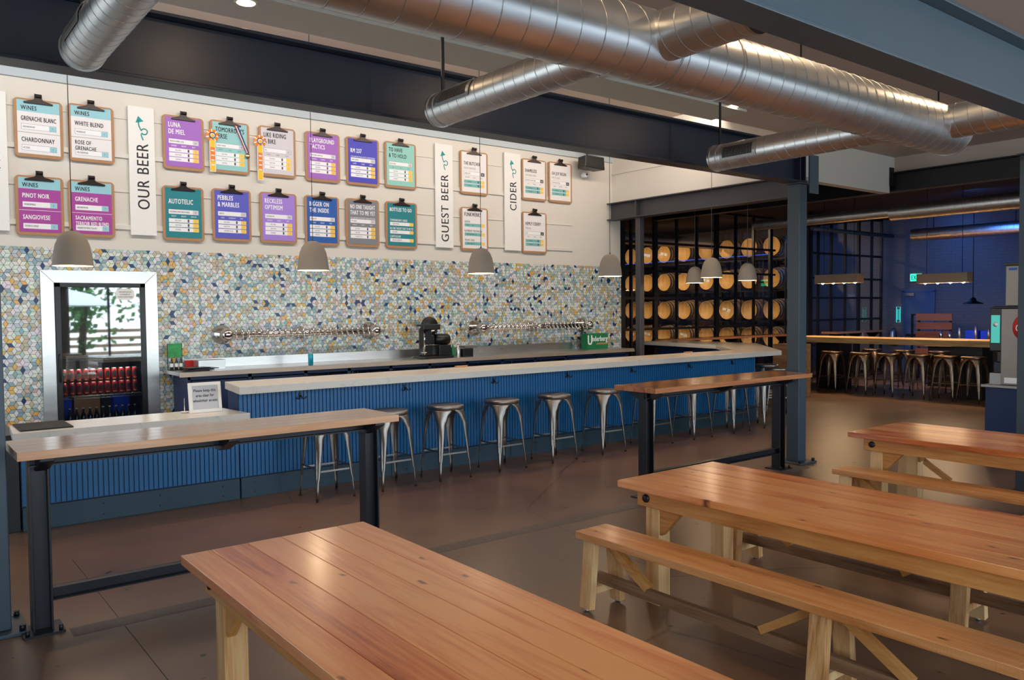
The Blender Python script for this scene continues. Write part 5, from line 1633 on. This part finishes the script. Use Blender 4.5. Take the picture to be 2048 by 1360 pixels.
lbl = {(3, 1), (3, 2), (2, 4), (1, 5), (0, 0), (0, 1), (0, 3), (0, 6)}
for j, z in enumerate(zs_):
    for i, y in enumerate(ys):
        o = place(bt, first, (18.6, y, z), 0, 'oak barrel in the %s of the rack, %s' % (rown[j], coln[i]))
        o.rotation_euler = (R(rnd.uniform(-60, 60)) * 0.0, 0, 0)
        first = False
for (j, i) in sorted(lbl):
    y, z = ys[i], zs_[j]
    mb = MB(); mb.xf = Matrix.Translation((18.612, y, z)) @ Matrix.Rotation(R(8), 4, 'X'); mb.box((-0.002, -0.12, -0.04), (0.0, 0.02, 0.04)); mb.box((-0.002, -0.0, -0.02), (0.0, 0.14, 0.05))
    tag(mb.build('barrel_tag', MT['paper']), 'white paper tags on the barrel head, %s, %s' % (rown[j], coln[i]), 'tag', 'paper tags on barrels')
rk = thing('barrel_rack', (19.0, 15.1, 0), 'black steel rack carrying the oak barrels', 'rack')
for z in zs_:
    mb = MB()
    for x in (18.75, 19.35):
        mb.box((x - 0.02, 12.2 + .12, z - 0.34), (x + 0.02, 18.1, z - 0.305))
    mb.build('rail', MT['black_steel'], rk, world=True)
for y in [12.28 + .03] + [(a + b) / 2 for a, b in zip(ys[:-1], ys[1:])] + [18.06]:
    mb = MB()
    for x in (18.75, 19.35): mb.box((x - 0.015, y - 0.015, 0), (x + 0.015, y + 0.015, 3.45))
    mb.build('upright', MT['black_steel'], rk, world=True)
mb = MB(); mb.box((19.75, 12.4, 0), (19.85, 20.0, 4.0)); struct(mb, 'wall_behind_barrels', MT['dark_ceiling'])
# lights of the barrel room (warm track lights under its ceiling) and a blue LED line
for y in (13.2, 15.0, 16.8):
    spot('barrel_room_spot', (15.9, y, 3.8), (18.7, y, 1.9), 150, (1.0, 0.76, 0.46), 100, 0.8, 0.08)
t = thing('barrel_room_duct', (15, 14.2, 3.35), 'galvanised duct under the ceiling of the barrel room', 'duct')
spiral_duct((13.0, 14.2, 3.48), (18.2, 14.2, 3.48), 0.15, 0.14, t)
mb = MB(); mb.tube([(18.55, 12.7, 3.12), (18.5, 15.5, 3.10), (18.52, 18.0, 3.1)], 0.008, 6); tag(mb.build('led_strip', MT['led_blue']), 'thin blue LED line across the top row of barrels', 'led strip')
# plank tables on trestles in front of the glass
def ledge(x0, x1, y0, y1, z, label):
    t = thing('ledge_table', ((x0 + x1) / 2, (y0 + y1) / 2, 0), label, 'table', 'ledge tables in front of the glass')
    mb = MB(); mb.T(); mb.box((x0, y0, z - 0.05), (x1, y1, z)); mb.build('table_top', MT['bar_wood2'], t, world=True, bevel=0.003)
    for x in (x0 + 0.3, (x0 + x1) / 2, x1 - 0.3):
        mb = MB(); mb.box((x - 0.03, (y0 + y1) / 2 - 0.03, 0.01), (x + 0.03, (y0 + y1) / 2 + 0.03, z - 0.05)); mb.build('post', MT['black_steel'], t, world=True)
        mb = MB(); mb.extr([(y0 + 0.02, z - 0.05), (y1 - 0.02, z - 0.05), ((y0 + y1) / 2 + 0.04, z - 0.2), ((y0 + y1) / 2 - 0.04, z - 0.2)], lambda u, v: (x - 0.02, u, v), lambda u, v: (x + 0.02, u, v)); mb.build('bracket', MT['black_steel'], t, world=True)
    mb = MB(); mb.box((x0 + 0.3, (y0 + y1) / 2 - 0.1, 0), (x1 - 0.3, (y0 + y1) / 2 + 0.1, 0.012)); mb.build('floor_plate', MT['black_steel'], t, world=True)
ledge(13.3, 18.0, 11.5, 11.95, 1.06, 'high ledge table with reddish top in front of the barrel glass')
ledge(17.7, 20.0, 10.25, 10.65, 1.13, 'high ledge table with reddish top in front of the right glass partition')

# ------------------------------------------------------------------ far room
t = thing('communal_table', (15.95, 7.95, 0), 'long thick timber high table in the dark far room', 'table')
mb = MB()
for i in range(4): mb.T(); mb.box((15.5 + .225 * i + .001, 5.75, 0.98), (15.5 + .225 * (i + 1) - .001, 10.15, 1.09))
mb.build('table_top', MT['far_wood'], t, world=True, bevel=0.004)
for y in (9.3, 6.55):
    mb = MB(); mb.box((15.72, y - 0.27, 0.0), (16.18, y + 0.27, 0.979)); mb.build('pedestal', MT['black'], t, world=True, bevel=0.004)
BS = stool('bar_stool', MT['bronze'], '', 'bronze stools at the far communal table')
yy_ = [9.75, 9.0, 8.38, 7.82, 7.25, 6.75, 6.28]
ln = ['far left beside the column', 'second from the left', 'third from the left', 'fourth, in the middle', 'fifth from the left', 'sixth from the left', 'nearest the drinks machine']
for i, y in enumerate(yy_):
    o = place(BS, i == 0, (15.36, y, 0), R(3 * (i % 3) - 3), 'bronze stool on the near side of the far table, ' + ln[i])
    o.scale = (1.06, 1.06, 1.08)
for i, y in enumerate([9.6, 8.9, 8.2, 7.5, 6.8]):
    o = place(BS, False, (16.75, y, 0), R(2 * i), 'bronze stool on the far side of the far table, ' + ['first from the left', 'second from the left', 'third from the left', 'fourth from the left', 'last on the right'][i])
    o['group'] = 'bronze stools behind the far communal table'
    o.scale = (1.06, 1.06, 1.08)
def box_light(x, y0, y1, z, label):
    t = thing('linear_pendant', (x, (y0 + y1) / 2, z), label, 'pendant light', 'long box lights over the far table')
    mb = MB(); L = (y1 - y0) / 2
    mb.box((-0.12, -L, 0.03), (-0.105, L, 0.2)); mb.box((0.105, -L, 0.03), (0.12, L, 0.2)); mb.box((-0.12, -L, 0.2), (0.12, L, 0.215)); mb.box((-0.105, -L, 0.03), (0.105, -L + 0.015, 0.2)); mb.box((-0.105, L - 0.015, 0.03), (0.105, L, 0.2))
    mb.build('housing', MT['paint_tan'], t, bevel=0.003)
    n = 4
    for k in range(n):
        q = -L + (2 * L) * (k + .5) / n
        mb = MB(); mb.lathe([(0, -0.02), (0.028, 0.0), (0.03, 0.03), (0.014, 0.08), (0.014, 0.11)], (0, q, 0.03), 12); mb.build('bulb', MT['bulb'], t)
    for s in (-1, 1):
        mb = MB(); mb.tube([(0, s * L * .7, 0.215), (0, s * L * .7, 3.999 - z)], 0.005, 5); mb.build('suspension_cable', MT['black'], t)
    area = bpy.data.lights.new('box_light_glow', 'AREA'); area.shape = 'RECTANGLE'; area.size = 0.2; area.size_y = 2 * L; area.energy = 30; area.color = (1, 0.66, 0.36)
    o = bpy.data.objects.new('box_light_glow', area); COL.objects.link(o); o.location = (x, (y0 + y1) / 2, z + 0.02)
box_light(15.95, 8.72, 9.69, 2.19, 'long beige box light left of the exit sign')
box_light(15.95, 6.60, 7.53, 2.13, 'long beige box light right of the exit sign')
t = thing('dome_pendant', (19.0, 7.795, 1.756), 'black flared dome pendant hanging before the brick wall', 'pendant lamp')
mb = MB(); mb.lathe([(0.21, 0), (0.205, 0.015), (0.11, 0.055), (0.07, 0.075), (0.06, 0.12), (0.02, 0.15)], seg=28, capped=False); mb.build('shade', MT['black'], t)
mb = MB(); mb.tube([(0, 0, 0.14), (0, 0, 3.999 - 1.756)], 0.008, 6); mb.build('stem', MT['black'], t)
# door with frame in the brick wall
t = thing('exit_door', (20.99, 9.9, 0), 'blue painted exit door in the far brick wall', 'door')
mb = MB(); mb.box((20.93, 9.49, 0), (20.97, 9.55, 2.1)); mb.box((20.93, 10.25, 0), (20.97, 10.31, 2.1)); mb.box((20.93, 9.49, 2.08), (20.97, 10.31, 2.15)); mb.build('door_frame', MT['blue_door'], t, world=True)
mb = MB(); mb.box((20.95, 9.55, 0.01), (20.985, 10.25, 2.08)); mb.build('door_leaf', MT['blue_door'], t, world=True)
mb = MB(); mb.box((20.90, 10.0, 1.98), (20.95, 10.24, 2.05)); mb.build('door_closer', MT['galv_seam'], t, world=True)
mb = MB(); mb.box((20.9, 9.6, 0.95), (20.93, 10.2, 1.0)); mb.build('push_bar', MT['black_steel'], t, world=True)
t = thing('exit_sign', (20.96, 9.97, 2.36), 'green lit EXIT sign half hidden by the box light', 'sign')
mb = MB(); mb.box((-0.02, -0.16, -0.02), (0.04, 0.16, 0.2)); mb.build('sign_box', MT['galv_seam'], t, bevel=0.004)
mb = MB(); mb.box((-0.024, -0.14, 0.0), (-0.021, 0.14, 0.18)); mb.build('lit_face', MT['exit'], t)
mb = MB(); write(mb, 'EXIT', lambda u, v: (-0.0255, -u, v), 0, 0.035, 0.115, width=0.22, align='C', bold=0.03); mb.build('lettering', MT['black_ink'], t)
t = thing('neon_tube_sign', (20.99, 10.44, 1.5), 'small cyan vertical neon sign on the wall left of the exit door', 'sign')
mb = MB(); mb.tube([(0, -0.05, -0.2), (0, 0.05, -0.2), (0, 0.05, 0.2), (0, -0.05, 0.2)], 0.007, 6, closed=True); mb.tube([(0, 0.02, -0.14), (0, 0.02, 0.14)], 0.006, 6); mb.tube([(0, -0.02, -0.14), (0, -0.02, 0.14)], 0.006, 6); mb.build('tube', MT['neon'], t)
t = thing('fire_extinguisher', (20.85, 10.52, 0.75), 'fire extinguisher by the wall left of the exit door', 'fire extinguisher')
mb = MB(); mb.lathe([(0.07, 0), (0.08, 0.02), (0.08, 0.3), (0.03, 0.36)], seg=16); mb.build('cylinder', MT['galv'], t)
mb = MB(); mb.tube([(0, 0, 0.36), (0, -0.06, 0.4), (0, -0.1, 0.3), (0, -0.1, 0.1)], 0.012, 8); mb.build('hose', MT['black'], t)
mb = MB(); mb.box((20.9, 10.44, 0.7), (21.0, 10.6, 0.75)); tag(mb.build('bracket_shelf', MT['black']), 'small bracket under the fire extinguisher', 'bracket')
# slatted cedar screen
t = thing('slatted_screen', (19.5, 8.86, 0), 'screen of wide orange wooden boards on a black frame behind the far table', 'screen')
for k in range(6):
    z = 0.35 + k * 0.205
    mb = MB(); mb.T(); mb.box((19.48, 8.44, z), (19.51, 9.27, z + 0.165)); mb.build('board', MT['red_wood'], t, world=True, bevel=0.002)
mb = MB()
for y in (8.5, 9.22, 9.38): mb.box((19.52, y - 0.02, 0), (19.56, y + 0.02, 1.53))
mb.box((19.52, 9.22, 1.5), (19.56, 9.38, 1.53)); mb.build('steel_frame', MT['black_steel'], t, world=True)
# second counter with tap handles in the far room
t = thing('side_counter', (18.2, 7.0, 0), 'dark side counter behind the far communal table', 'counter')
mb = MB(); mb.box((17.8, 5.6, 0), (18.4, 8.2, 0.86)); mb.build('counter_body', MT['black'], t, world=True, bevel=0.004)
mb = MB(); mb.T(); mb.box((17.75, 5.55, 0.86), (18.45, 8.25, 0.90)); mb.build('counter_top', MT['far_wood'], t, world=True, bevel=0.003)
for i, (y, h, m) in enumerate(((8.0, .22, 'chrome'), (7.82, .2, 'chrome'), (7.62, .3, 'galv_seam'), (7.30, .33, 'galv_seam'), (7.05, .28, 'hoop'), (6.85, .28, 'barrel_head'), (6.55, .26, 'red_wood'))):
    t = thing('beer_tap', (17.95, y, 0.9), 'beer tap with tall handle on the side counter, %s' % ['first from the left', 'second from the left', 'third from the left', 'fourth, the middle one', 'third from the right', 'second from the right', 'last on the right'][i], 'beer tap', 'tap handles on the side counter')
    mb = MB(); mb.tube([(0, 0, 0), (0, 0, 0.06)], 0.03, 12); mb.build('tap_base', MT['chrome'], t)
    mb = MB(); mb.T(); mb.tube([(0, 0, 0.06), (0, 0, 0.06 + h * .5), (0, 0, 0.06 + h)], [0.014, 0.034, 0.026], 10); mb.build('handle', MT[m], t)
for i, y in enumerate((7.45, 7.15)):
    mb = MB(); mb.box((18.1, y - 0.13, 0.9), (18.3, y + 0.13, 1.2)); tag(mb.build('blue_jug', MT['blue_plastic'], bevel=0.02), ['bright blue container behind the tap handles, left one', 'bright blue container behind the tap handles, right one'][i], 'container')
# drinks machine on a navy cabinet
t = thing('navy_cabinet', (9.9, 3.2, 0), 'navy blue cabinet under the drinks machine', 'cabinet')
mb = MB(); mb.box((9.5, 2.75, 0.0), (10.2, 3.76, 0.85)); mb.build('cabinet_body', MT['cab_navy'], t, world=True, bevel=0.004)
mb = MB(); mb.box((9.46, 2.73, 0.85), (10.24, 3.79, 0.875)); mb.build('cabinet_top', MT['galv_seam'], t, world=True, bevel=0.002)
t = thing('drinks_dispenser', (9.9, 3.2, 0.875), 'grey drinks machine with red disc and lit turquoise screen', 'drinks machine')
mb = MB(); mb.box((9.52, 2.85, 0.88), (10.15, 3.617, 1.70)); mb.build('machine_body', MT['appliance'], t, world=True, bevel=0.006)
mb = MB(); mb.box((9.53, 3.618, 1.24), (10.12, 3.735, 1.71)); mb.box((9.53, 3.618, 1.12), (10.1, 3.66, 1.24)); mb.box((9.51, 2.85, 1.70), (10.15, 3.70, 1.725)); mb.build('dispenser_head', MT['black'], t, world=True, bevel=0.008)
mb = MB(); mb.box((9.526, 3.632, 1.33), (9.529, 3.72, 1.63)); mb.build('screen', MT['screen'], t, world=True)
mb = MB(); mb.lathe([(0.0, -0.0015), (0.026, -0.001)], (9.5255, 3.675, 1.53), 20, axis='X'); mb.build('screen_badge', MT['white_ink'], t, world=True)
mb = MB(); mb.box((9.55, 3.618, 0.876), (10.1, 3.74, 1.0)); mb.build('drip_tray', MT['galv_seam'], t, world=True, bevel=0.003)
mb = MB(); mb.box((9.56, 3.618, 1.0), (10.08, 3.70, 1.12)); mb.build('nozzle_block', MT['black'], t, world=True, bevel=0.004)
mb = MB(); mb.lathe([(0.0, -0.006), (0.155, -0.006), (0.16, 0.0)], (9.519, 3.347, 1.50), 40, axis='X'); mb.build('red_disc', MT['c_red'], t, world=True)
mb = MB(); write(mb, 'Coca-Cola', lambda u, v: (9.512, 3.347 - u, 1.475 + v + (u) * 0.12), 0, 0, 0.07, width=0.25, align='C', bold=0.02); mb.build('lettering', MT['white_ink'], t, world=True)
mb = MB(); mb.box((9.517, 3.1, 0.90), (9.519, 3.58, 0.96)); mb.build('label_strip', MT['paper'], t, world=True)
t = thing('ice_maker', (9.9, 3.2, 1.725), 'stainless ice maker standing on top of the drinks machine', 'ice maker')
mb = MB(); mb.box((9.55, 2.9, 1.73), (10.1, 3.59, 2.16)); mb.build('cabinet', MT['appliance'], t, world=True, bevel=0.006)
mb = MB(); mb.box((9.53, 2.88, 2.16), (10.12, 3.61, 2.19)); mb.build('lid', MT['black'], t, world=True, bevel=0.004)
mb = MB(); mb.box((9.547, 3.48, 2.11), (9.549, 3.56, 2.135)); mb.build('badge', MT['c_blue'], t, world=True)
# far ducts and pipe
t = thing('far_duct', (14.5, 7.0, 3.42), 'bronze-lit spiral duct crossing the far room under the black beam', 'duct')
spiral_duct((14.2, 10.0, 3.40), (14.2, 7.2, 3.40), 0.10, 0.11, t)
spiral_duct((14.2, 7.2, 3.38), (14.2, 4.6, 3.38), 0.135, 0.11, t)
t = thing('far_duct', (13.9, 5.0, 3.4), 'short duct crossing at the upper right corner of the far room', 'duct')
spiral_duct((14.3, 5.75, 3.42), (16.8, 4.5, 3.46), 0.12, 0.11, t)
t = thing('blue_lit_duct', (18.0, 7.3, 3.27), 'blue-lit duct hanging before the brick wall', 'duct')
spiral_duct((18.0, 8.65, 3.28), (18.0, 5.2, 3.28), 0.135, 0.12, t, cap0=True)
for y in (8.2, 6.6):
    mb = MB(); mb.tube([(18.0, y, 3.41), (18.0, y, 3.999)], 0.01, 6); mb.build('hanger_rod', MT['black_steel'], t, world=True)
t = thing('ceiling_pipe', (19, 10.7, 3.58), 'long blue-lit pipe along the top of the right glass partition', 'pipe')
mb = MB(); mb.tube([(17.2, 10.6, 3.55), (20.95, 10.6, 3.55)], 0.05, 16); mb.build('pipe', MT['steel_blue'], t, world=True)
# blue LED wash of the far room
area_light('blue_led_wash', (19.3, 9.0, 3.2), (21.0, 9.0, 0.9), 0.2, 5.0, 24, (0.06, 0.25, 1.0))
area_light('blue_led_wash', (19.0, 12.0, 3.5), (21.0, 13.0, 1.5), 0.2, 2.5, 7, (0.08, 0.25, 1.0))
area_light('blue_led_wash', (16.9, 7.0, 3.9), (18.0, 7.0, 3.3), 0.3, 5.0, 45, (0.06, 0.25, 1.0))
# barrels as table stands in the far left background behind the bar
for i, (x, y) in enumerate(((14.2, 11.0), (15.3, 11.0))):
    pass
# wooden crate column
mb = MB(); mb.T(); mb.box((13.6, 8.7, 0), (14.1, 9.2, 1.02)); tag(mb.build('timber_crate', MT['old_wood'], bevel=0.005), 'tall weathered timber crate behind the bar corner', 'crate')

# ------------------------------------------------------------------ outside the windows (mirrored in the cooler door)
def umbrella(x, y, label):
    t = thing('patio_umbrella', (x, y, 0), label, 'umbrella', 'white patio umbrellas outside')
    mb = MB(); mb.lathe([(1.5, 1.95), (0.8, 2.3), (0.0, 2.5)], seg=8, smooth=False, capped=False); mb.build('canopy', MT['umb'], t, solid=0.01)
    mb = MB(); mb.tube([(0, 0, -0.02), (0, 0, 2.49)], 0.035, 10); mb.build('pole', MT['bark'], t)
umbrella(4.3, -6.2, 'white patio umbrella outside, mirrored in the left of the cooler door')
umbrella(8.0, -7.0, 'white patio umbrella outside, mirrored in the right of the cooler door')
def tree(x, y, h, seed, label):
    rnd = random.Random(seed)
    t = thing('tree', (x, y, 0), label, 'tree', 'trees outside the windows')
    mb = MB(); mb.tube([(0, 0, -0.02), (0.1, 0.05, h * .4), (0.3, 0, h * .8)], [0.14, 0.11, 0.06], 10); mb.build('trunk', MT['bark'], t)
    mb = MB()
    for k in range(650):
        a, b, r_ = rnd.uniform(0, 6.28), min(h, rnd.gauss(h * .6, h * .2)), min(1.9, abs(rnd.gauss(0, 1.1)))
        c = Vector((r_ * math.cos(a), r_ * math.sin(a), b))
        n = Vector((rnd.uniform(-1, 1), rnd.uniform(-1, 1), rnd.uniform(-1, 1))).normalized()
        u = n.orthogonal().normalized() * 0.13; v = n.cross(u).normalized() * 0.09
        mb.F([mb.P(c - u), mb.P(c + v), mb.P(c + u), mb.P(c - v)])
    mb.build('foliage', MT['leaf'], t)
tree(5.4, -9.6, 3.6, 1, 'leafy tree outside, mirrored in the cooler door')
tree(9.4, -10.4, 4.0, 2, 'second leafy tree outside, mirrored at the right of the cooler door')
tree(1.2, -10.0, 4.0, 3, 'leafy tree outside left of the mirrored umbrellas')
mb = MB(); 
for k in range(4): mb.T(); mb.box((-1.0, -12.5, 0.15 + k * 0.28), (11, -12.46, 0.27 + k * 0.28))
tag(mb.build('fence', MT['old_wood']), 'low horizontal board fence outside beyond the trees', 'fence')
